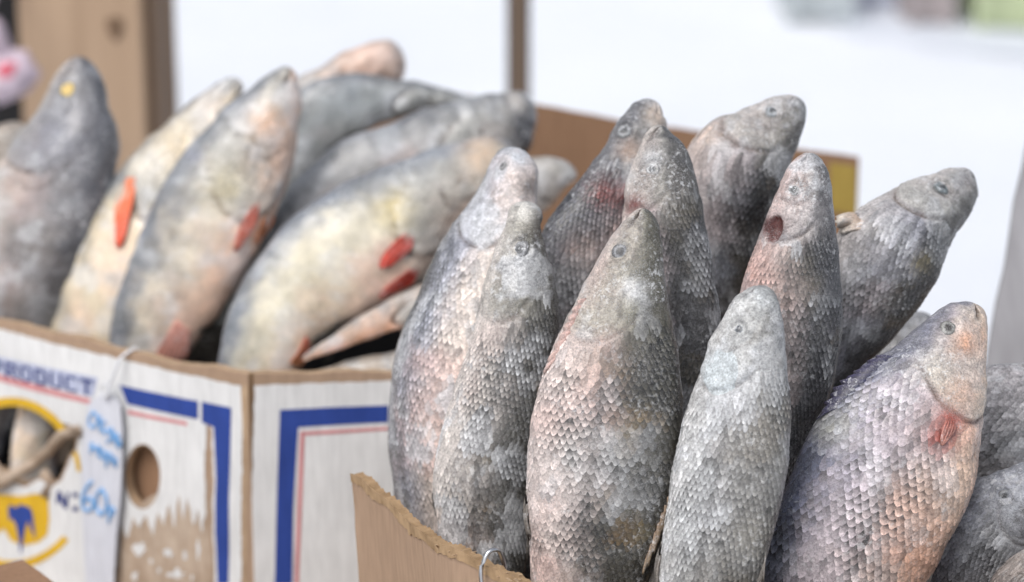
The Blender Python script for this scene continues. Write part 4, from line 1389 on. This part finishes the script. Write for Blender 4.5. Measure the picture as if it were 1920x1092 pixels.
roach('dull grey fish low at the end of the plain carton, below the lying fish',
      (1990, 862), [(1962, 856, 1992, 902), (1902, 872, 1968, 962), (1841, 895, 1932, 1022), (1791, 930, 1892, 1076), (1756, 990, 1852, 1122), (1738, 1070, 1812, 1192)],
      [1.355, 1.365], 170, 170, pal(flank=lin(160, 163, 170), back=lin(150, 154, 166), bk=1.0, belly=lin(122, 122, 126), head=lin(158, 161, 168), blotch=0.3, pink=0.1), 124, eye=(1884, 928, 10, lin(140, 144, 150), lin(80, 84, 90)), dark=0.45, tail='along')

roach('pink-fleshed fish in the lowest right corner of the plain carton',
      (2020, 990), [(1992, 984, 2022, 1042), (1934, 1016, 1994, 1112), (1882, 1062, 1954, 1172), (1852, 1120, 1914, 1215)],
      [1.315, 1.32], 176, 150, pal(flank=lin(206, 160, 156), back=lin(196, 182, 176), belly=lin(186, 116, 114), blotch=0.1, pink=0.8, pinkc=lin(190, 110, 110)), 135, dark=0.2, tail='along')

roach('small pale fish snout wedged behind the rosy fish, touching the snow',
      (1752, 604), [(1712, 590, 1754, 626), (1672, 606, 1736, 668), (1636, 640, 1712, 716), (1606, 690, 1680, 760), (1590, 760, 1650, 800)],
      [1.60, 1.58], 170, 150, pal(flank=lin(204, 204, 206), back=lin(176, 178, 184), head=lin(206, 206, 208), blotch=0.1), 146, dark=0.35, tail='along')

# ------------------------------------------------------------------ perch in the printed carton
G_P = 'perch heaped in the printed carton'
ORANGE = lin(236, 92, 52)
RED = lin(222, 62, 40)
YEL = lin(226, 206, 140)
PB = dict(belly=lin(230, 208, 178), flank=lin(216, 204, 170), back=lin(112, 118, 128), head=lin(158, 158, 154), bars=0.45, barc=lin(120, 126, 132), blotch=0.15, pink=0.35, rime=0.34, dim=0.98, bs=-.36, bk=.70, grit=0.35)
def perch(label, tip, st, Y, theta, head_px, seed, p=None, eye=None, fins=(), gillcol=None, gillkw=None, kb=0.50, tail='along', std=True, **kw):
    q = dict(PB)
    q.update(p or {})
    f = Fish('perch', label, 'fish', G_P, tip, st, Y, theta, head_px * 1.85 / FPX, pal=q, seed=seed, kb=kb, tail=tail, cr=1.7, lump=0.002, **kw)
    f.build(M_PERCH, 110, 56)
    f.gill(col=gillcol, h=0.0026, **(gillkw or {}))
    if eye:
        f.eye(*eye)
    if std:
        f.std_fins(lin(120, 112, 100) * 0.6, 0, 0.35, 0.6, False)
    for fn in fins:
        f.fin_px(*fn[:3], fn[3], fn[4], lift=fn[5] if len(fn) > 5 else 0.004, leaf=fn[0] != 'anal_fin', ny=10)
    return f

perch('grey perch with a yellow eye standing upright at the end near the wooden post',
      (152, 106), [(114, 128, 184, 136), (86, 178, 202, 204), (44, 240, 222, 275), (-4, 312, 218, 358), (-46, 392, 192, 446), (-78, 484, 152, 534), (-96, 586, 104, 620), (-100, 700, 56, 722)],
      [1.96, 1.93, 1.915], -16, 260, 201, dict(flank=lin(142, 138, 138), back=lin(86, 88, 98), head=lin(140, 141, 146), dim=.8, belly=lin(196, 186, 172), bars=.45, barc=lin(96, 98, 106), spots=[(100, 250, 60, lin(132, 134, 148), .6)]), eye=(127, 168, 12, lin(246, 212, 110) * 1.5, lin(236, 200, 120) * 2.6), tail='down', gillkw=dict(frac=.80, rt=.36, rp=.75))
perch('rosy perch half hidden behind the upright yellow-eyed perch',
      (48, 236), [(-12, 245, 58, 276), (-62, 300, 26, 352), (-112, 400, -16, 440), (-150, 520, -60, 560), (-160, 640, -80, 660)],
      [2.03, 2.01], 190, 150, 212, dict(flank=lin(214, 184, 160), back=lin(190, 170, 150)), fins=())
perch('cream-bellied perch with one bright orange fin, second from the wooden post',
      (450, 150), [(404, 158, 453, 186), (349, 200, 431, 252), (298, 250, 402, 322), (240, 300, 356, 402), (190, 370, 316, 472), (150, 432, 281, 532), (110, 506, 246, 602), (80, 592, 216, 672), (66, 690, 176, 742)],
      [1.93, 1.905, 1.90], 140, 330, 223, dict(belly=lin(232, 214, 184), flank=lin(218, 204, 176), back=lin(96, 102, 112), pink=.35, blotch=.1, spots=[(330, 270, 50, lin(232, 214, 182), .7), (270, 310, 30, lin(236, 228, 212), .7), (400, 200, 30, lin(222, 206, 190), .6)]), tail='down',
      fins=[('pectoral_fin', [(232, 334), (242, 332), (252, 332), (262, 336)], [(206, 462), (216, 476), (230, 472), (240, 448)], lin(236, 130, 80), lin(238, 92, 60), .0015)])
perch('grey and cream perch with coral fins, third from the broad wooden post',
      (545, 127), [(512, 138, 561, 150), (471, 165, 560, 212), (401, 225, 556, 282), (346, 290, 541, 346), (301, 360, 516, 416), (266, 430, 476, 486), (236, 500, 436, 546), (213, 570, 396, 592), (199, 640, 356, 652), (190, 720, 312, 732)],
      [1.865, 1.838, 1.840], 168, 300, 234, dict(flank=lin(202, 192, 174), back=lin(132, 138, 148), belly=lin(230, 194, 170), spots=[(365, 295, 16, lin(96, 100, 118), .8), (500, 230, 30, lin(222, 176, 140), .7), (420, 350, 44, lin(206, 194, 156), .6)]), tail='down', 
      fins=[('pectoral_fin', [(478, 372), (484, 378), (490, 384), (494, 390)], [(426, 462), (432, 482), (448, 476), (462, 458)], lin(226, 112, 88) * .85, lin(222, 130, 108) * .85, .0015),
            ('pelvic_fin', [(494, 398), (500, 400), (506, 400), (512, 402)], [(462, 474), (476, 466), (494, 448), (514, 420)], lin(190, 118, 78), lin(206, 130, 84), .002),
            ('anal_fin', [(330, 600), (340, 606), (350, 612), (356, 618)], [(280, 680), (305, 690), (332, 690), (352, 676)], lin(232, 164, 148), lin(228, 160, 142), .004)])
perch('biggest perch, lying across with yellow gill and two red fins',
      (964, 290), [(936, 262, 962, 322), (872, 268, 917, 367), (792, 288, 867, 417), (712, 314, 817, 477), (632, 352, 767, 537), (557, 402, 702, 577), (497, 464, 642, 607), (452, 535, 592, 642), (426, 610, 562, 692), (410, 690, 522, 762)],
      [1.86, 1.805, 1.775], 166, 300, 245, dict(flank=lin(210, 203, 182), back=lin(132, 140, 152), belly=lin(228, 200, 178), pink=.5, bars=.2, spots=[(740, 395, 34, lin(222, 204, 146), .75), (900, 290, 40, lin(226, 196, 164), .8), (600, 560, 80, lin(214, 206, 176), .5), (820, 270, 60, lin(158, 164, 172), .5)]), tail='down', kb=0.55,
      fins=[('pectoral_fin', [(770, 420), (776, 430), (780, 440), (782, 450)], [(690, 500), (706, 512), (728, 506), (752, 492)], lin(206, 84, 62), lin(226, 74, 54), .0015),
            ('pelvic_fin', [(776, 496), (782, 502), (786, 508), (788, 514)], [(694, 556), (704, 566), (724, 560), (748, 546)], RED * .8, lin(226, 96, 70) * .8, .002),
            ('anal_fin', [(575, 630), (578, 636), (580, 642), (580, 650)], [(540, 682), (546, 692), (556, 692), (566, 684)], lin(236, 120, 96), lin(240, 160, 110), .003)])
perch('dark-snouted grey perch tucked above the biggest perch',
      (1007, 228), [(986, 186, 1004, 268), (921, 180, 962, 292), (831, 196, 892, 312), (741, 224, 802, 342), (651, 264, 722, 372), (581, 314, 652, 422), (531, 374, 602, 482), (490, 450, 566, 552)],
      [1.945, 1.905, 1.88], 172, 220, 256, dict(flank=lin(172, 172, 172), back=lin(126, 130, 136), belly=lin(190, 188, 182), spots=[(1000, 240, 46, lin(48, 48, 54), 1.5), (965, 188, 22, lin(206, 200, 194), .6)]))
perch('bluish perch lying under the pinkish topmost perch',
      (905, 194), [(872, 181, 884, 206), (802, 162, 822, 206), (722, 143, 746, 226), (632, 143, 666, 258), (571, 165, 602, 306), (524, 222, 563, 372), (484, 310, 526, 460)],
      [2.0, 1.965, 1.95], 174, 200, 267, dict(flank=lin(164, 170, 172), back=lin(140, 144, 150), belly=lin(176, 178, 176), pink=.1))
perch('pinkish perch on top of the heap, blunt end against the snow',
      (759, 108), [(740, 80, 757, 142), (682, 83, 712, 168), (612, 112, 644, 206), (552, 145, 586, 256), (506, 202, 548, 322), (470, 290, 506, 400)],
      [2.05, 2.02], 180, 160, 278, dict(flank=lin(216, 186, 168), back=lin(176, 168, 160), belly=lin(220, 190, 172), pink=.7, spots=[(690, 115, 70, lin(222, 186, 166), .8)]))
perch('thin rosy perch lying beneath the biggest perch, tail towards the rim',
      (900, 545), [(866, 512, 890, 590), (802, 532, 830, 600), (741, 556, 764, 614), (681, 588, 700, 634), (621, 630, 630, 658)],
      [1.775, 1.765], 168, 170, 289, dict(flank=lin(206, 176, 156), back=lin(176, 160, 148), belly=lin(216, 166, 136), pink=.6), tail_len=0.012, tail_w=0.16, std=False)
perch('dull cream perch at the bottom by the carton rim',
      (900, 690), [(862, 650, 872, 730), (792, 652, 796, 740), (722, 664, 724, 752), (652, 682, 652, 756), (596, 696, 596, 750)],
      [1.765, 1.76], 168, 170, 300, dict(flank=lin(190, 172, 150), back=lin(170, 156, 140)), tail_len=0.03, std=False)
perch('pale perch peeking out behind the belly-out fish, against the brown carton',
      (1082, 328), [(1046, 304, 1072, 352), (996, 296, 1018, 392), (936, 322, 960, 432), (880, 370, 900, 470)],
      [1.90, 1.89], 176, 150, 311, dict(flank=lin(206, 200, 192), back=lin(206, 200, 192), belly=lin(216, 204, 190)))
perch('pale perch seen through the torn hole of the printed carton',
      (70, 640), [(40, 680, 110, 690), (30, 760, 110, 770), (26, 840, 104, 850), (30, 920, 96, 930)],
      [1.872, 1.872], 20, 120, 333, dict(flank=lin(206, 196, 172), back=lin(150, 110, 88), belly=lin(216, 200, 170)), tail='down', std=False)

def gap_darkening_sheet():  # black sheet added inside the carton so the gaps between perch read dark
    z = BASE_Z + 0.008
    loop = [tuple(WL.pos(u, 0, -0.012)[:2]) for u in np.linspace(0.02, WL.len - 0.006, 24)]
    loop += [(x, WL.Q[-1][1] + 0.013) for x in np.linspace(WL.Q[-1][0] + 0.03, 0.088, 12)] + [(0.092, 2.06), (-0.59, 2.17)]
    loop = densify(loop, 0.03)
    n = len(loop)
    base = (-0.2, 1.9, z)
    b = thing('gap_dark_sheet', 'black sheet added inside the printed carton to darken the gaps between perch', 'bag', base)
    V, F = [], []
    ctr = np.mean(np.array(loop), axis=0)
    zs = [z, z + 0.03, z + .09, z + .15, RIM - 0.022]
    for k, zz in enumerate(zs):
        for i, (x, y) in enumerate(loop):
            d = ctr - np.array([x, y])
            d /= np.linalg.norm(d)
            g = 0.004 * random.random() * (k < 4)
            V.append((x + d[0] * g, y + d[1] * g, zz - (0.012 * random.random() if k == 4 else 0)))
    xh = at(175, 850, 1.80)[0]
    for k in range(4):
        for i in range(n):
            if loop[i][0] < xh and loop[i][1] < 1.99 and k > 0:
                continue      # added sheet left open behind the hole
            F.append((k * n + i, k * n + (i + 1) % n, (k + 1) * n + (i + 1) % n, (k + 1) * n + i))
    V.append((ctr[0], ctr[1], z))
    F += [(i, (i + 1) % n, 5 * n) for i in range(n)]
    mesh_obj('sheet', V, F, M_BLACK, b, base)
gap_darkening_sheet()

# ------------------------------------------------------------------ things behind
def wood_post():
    Y = 3.05
    l = at(32, 0, Y)[0]
    r = at(266, 0, Y)[0]
    e = at(299, 0, Y + 0.16)[0]
    base = ((l + r) / 2, Y, 0)
    t = thing('wooden_post', 'broad tan wooden post with a dark knot standing in the snow', 'post', base)
    V = []
    pl = [(l, Y), (r - .004, Y), (r, Y + .004), (e, Y + 0.16), (l, Y + 0.16)]
    for z in (-0.05, 2.3):
        V += [(x, y, z) for x, y in pl]
    F = [(0, 1, 6, 5), (1, 2, 7, 6), (2, 3, 8, 7), (3, 4, 9, 8), (4, 0, 5, 9), (5, 6, 7, 8, 9), (4, 3, 2, 1, 0)]
    o = mesh_obj('plank', V, F, M_WOOD, t, base, smooth=False)
    pl2 = [(r + 0.001, Y + 0.02), (e + 0.012, Y + 0.0215), (e + 0.012, Y + 0.15), (r + 0.02, Y + 0.15)]
    V = []
    for z in (-0.05, 2.28):
        V += [(x, y, z) for x, y in pl2]
    mesh_obj('edge_batten', V, [(0, 1, 5, 4), (1, 2, 6, 5), (2, 3, 7, 6), (3, 0, 4, 7), (4, 5, 6, 7), (3, 2, 1, 0)], M_WOOD_DK, t, base, smooth=False)
    k = at(216, 52, Y - 0.0015)
    V = [k]
    n = 18
    for j in range(n):
        a = 2 * math.pi * j / n
        V.append(k + np.array([0.011 * math.cos(a), 0, 0.015 * math.sin(a)]) * (1 + .12 * math.sin(3 * a)))
    mesh_obj('knot', V, [(0, 1 + (j + 1) % n, 1 + j) for j in range(n)], M_KNOT, t, base, smooth=False)
wood_post()

M_STAKE = wood_material('stake_wood', (0.13, 0.09, 0.06), (0.19, 0.13, 0.09))
M_STAKE_DK = wood_material('stake_edge', (0.06, 0.05, 0.05), (0.10, 0.08, 0.075))
def thin_post():
    Y = 3.35
    a, b = at(950, 60, Y)[0], at(994, 60, Y)[0]
    base = ((a + b) / 2, Y, 0)
    t = thing('thin_post', 'thin brown wooden stake rising from the snow behind the perch', 'post', base)
    V, F = box_mesh(a, b, Y, Y + 0.03, -0.05, 2.1, 0.004)
    mesh_obj('stake', V, F, M_STAKE_DK, t, base, smooth=False)
    V, F = box_mesh(a + .007, b - .007, Y - 0.004, Y + 0.002, -0.05, 2.08, 0.001)
    mesh_obj('face_strip', V, F, M_STAKE, t, base, smooth=False)
thin_post()

def grey_board():
    Y = 1.78
    p_top = at(1922, 285, Y + .06)
    p_bot = at(1846, 700, Y)
    d = p_top - p_bot
    base_pt = p_bot + d * ((TABLE_Z + 0.001 - p_bot[2]) / d[2])
    top_pt = p_bot + d * ((1.40 - p_bot[2]) / d[2])
    t = thing('grey_board', 'rough weathered grey board leaning at the right end of the table', 'board', base_pt)
    w = np.array([0.17, 0.03, -0.02])
    n = np.array([0.004, 0.022, 0.0])
    V, F = [], []
    m = 30
    for i in range(m + 1):
        q = i / m
        c = base_pt + (top_pt - base_pt) * q
        jit = np.array([0.0012 * math.sin(i * 1.9) + 0.001 * math.sin(i * 4.3), 0, 0])
        ww = w.copy()
        if i == 0:
            ww[2] = 0
        V += [c + jit, c + ww, c + ww + n, c + jit + n]
    for i in range(m):
        for j in range(4):
            F.append((i * 4 + j, i * 4 + (j + 1) % 4, (i + 1) * 4 + (j + 1) % 4, (i + 1) * 4 + j))
    F += [(3, 2, 1, 0), tuple(m * 4 + j for j in range(4))]
    o = mesh_obj('plank', V, F, M_WOOD_GR, t, base_pt, smooth=False)
grey_board()

def lumpy(name, c, r, mat, parent, base, seed, amp=0.25, nu=40, nv=24, flat=None, colf=None):
    V, F = [], []
    for i in range(nv + 1):
        th = math.pi * i / nv
        for j in range(nu):
            ph = 2 * math.pi * j / nu
            n = np.array([math.sin(th) * math.cos(ph), math.sin(th) * math.sin(ph), math.cos(th)])
            V.append(n)
    V = np.array(V)
    k = 1 + (fnoise(V, 2.2, seed, 4) - 0.5) * 2 * amp + np.abs(fnoise(V, 5.0, seed + 3, 2) - .5) * amp
    P = np.array(c) + V * k[:, None] * np.array(r)
    if flat is not None:
        P[:, 2] = np.maximum(P[:, 2], flat)
    for i in range(nv):
        for j in range(nu):
            F.append((i * nu + j, (i + 1) * nu + j, (i + 1) * nu + (j + 1) % nu, i * nu + (j + 1) % nu))
    return mesh_obj(name, P, F, mat, parent, base)

def bag_and_dark():
    # black bin-like sack stack behind the post
    Y = 3.6
    c = at(-30, 120, Y)
    base = (c[0], Y, 0)
    t = thing('black_crate_stack', 'tall black plastic bin behind the broad wooden post', 'bin', base)
    w = 0.23
    V, F = [], []
    rings = [(0.02, .20), (0.06, .21), (1.0, .25), (1.30, .262), (1.31, .275), (1.36, .275), (1.365, .25), (1.39, .20)]
    n = 24
    for z, rr in rings:
        for j in range(n):
            a = 2 * math.pi * j / n
            sx = math.copysign(abs(math.cos(a)) ** .5, math.cos(a))
            sy = math.copysign(abs(math.sin(a)) ** .5, math.sin(a))
            V.append((c[0] - 0.1 + rr * sx, Y + 0.1 + rr * sy, z))
    for i in range(len(rings) - 1):
        for j in range(n):
            F.append((i * n + j, i * n + (j + 1) % n, (i + 1) * n + (j + 1) % n, (i + 1) * n + j))
    F += [tuple(range(n))[::-1], tuple((len(rings) - 1) * n + j for j in range(n))]
    t.name = 'black_bin'
    mesh_obj('bin_body', V, F, M_BLACK, t, base)
    # plastic bag
    Y = 2.94
    c = at(8, 130, Y)
    M_BAG = simple_mat('pale_bag', (0.60, 0.50, 0.58), 0.35, 0, .12, 12)
    M_BAGR = simple_mat('bag_red_print', (0.62, 0.12, 0.17), 0.4, 0, .2, 30)
    top = at(-8, 66, Y)
    base = (c[0], Y, c[2] - .03)
    b = thing('plastic_bag', 'crumpled pinkish plastic bag with red print hanging on the wooden post', 'bag', base)
    lumpy('bag_body', at(2, 138, Y), (0.044, 0.03, 0.032), M_BAG, b, base, 5, 0.35)
    lumpy('bag_neck', at(-16, 92, Y), (0.020, 0.02, 0.040), M_BAG, b, base, 8, 0.35)
    tube('handle', [at(-14, 70, Y), at(-20, 20, Y), at(-6, -20, Y + .02), at(20, -30, Y + .1), at(60, -25, Y + 0.108)], 0.004, M_BAG, b, base)
    lumpy('print', at(14, 134, Y - 0.022), (0.013, 0.012, 0.011), M_BAGR, b, base, 9, 0.3, 24, 14)
bag_and_dark()

def crate(label, cx, cy, w, d, h, col, name='market_crate', rot=0.0, slats=4):
    M = simple_mat(name + '_plastic', col, 0.6, 0, .2, 8)
    base = (cx, cy, ground_z(cx, cy) + 0.004)
    t = thing(name, label, 'crate', base)
    t.rotation_euler = (0, 0, rot)
    for s_ in (-1, 1):
        for q in (-1, 1):
            V, F = box_mesh(s_ * w / 2 - .02, s_ * w / 2 + .02, q * d / 2 - .02, q * d / 2 + .02, 0, h, .004)
            mesh_obj('corner_post', V, F, M, t, smooth=False)
    for k in range(slats):
        z0 = 0.02 + k * (h - 0.04) / slats
        z1 = z0 + (h - 0.04) / slats * 0.8
        for q in (-1, 1):
            V, F = box_mesh(-w / 2 + .021, w / 2 - .021, q * d / 2 - .008, q * d / 2 + .008, z0, z1, .002)
            mesh_obj('slat', V, F, M, t, smooth=False)
            V, F = box_mesh(q * w / 2 - .008, q * w / 2 + .008, -d / 2 + .021, d / 2 - .021, z0, z1, .002)
            mesh_obj('slat', V, F, M, t, smooth=False)
    V, F = box_mesh(-w / 2 + .02, w / 2 - .02, -d / 2 + .02, d / 2 - .02, 0.005, 0.02, .002)
    mesh_obj('floor_panel', V, F, M, t, smooth=False)
    return t
def gx(px, Y): return at(px, 0, Y)[0]
crate('dark grey-green crate on the slush, first beyond the leaning fish', gx(1530, 9.28), 9.28, 0.22, 0.3, 0.35, (0.40, 0.44, 0.46))
crate('dull violet-grey crate on the slush beside the grey-green crate', gx(1630, 9.68), 9.68, 0.15, 0.3, 0.32, (0.46, 0.48, 0.58))
crate('brown crate on the slush between the violet-grey and pale grey crates', gx(1735, 9.18), 9.18, 0.14, 0.24, 0.35, (0.33, 0.29, 0.29))
crate('yellow-green crate on the slush beside the pale grey crate', gx(1875, 9.18), 9.18, 0.20, 0.3, 0.35, (0.42, 0.48, 0.30))
crate('pale grey crate between the brown and yellow-green crates', gx(1803, 9.48), 9.48, 0.11, 0.24, 0.34, (0.44, 0.48, 0.50))
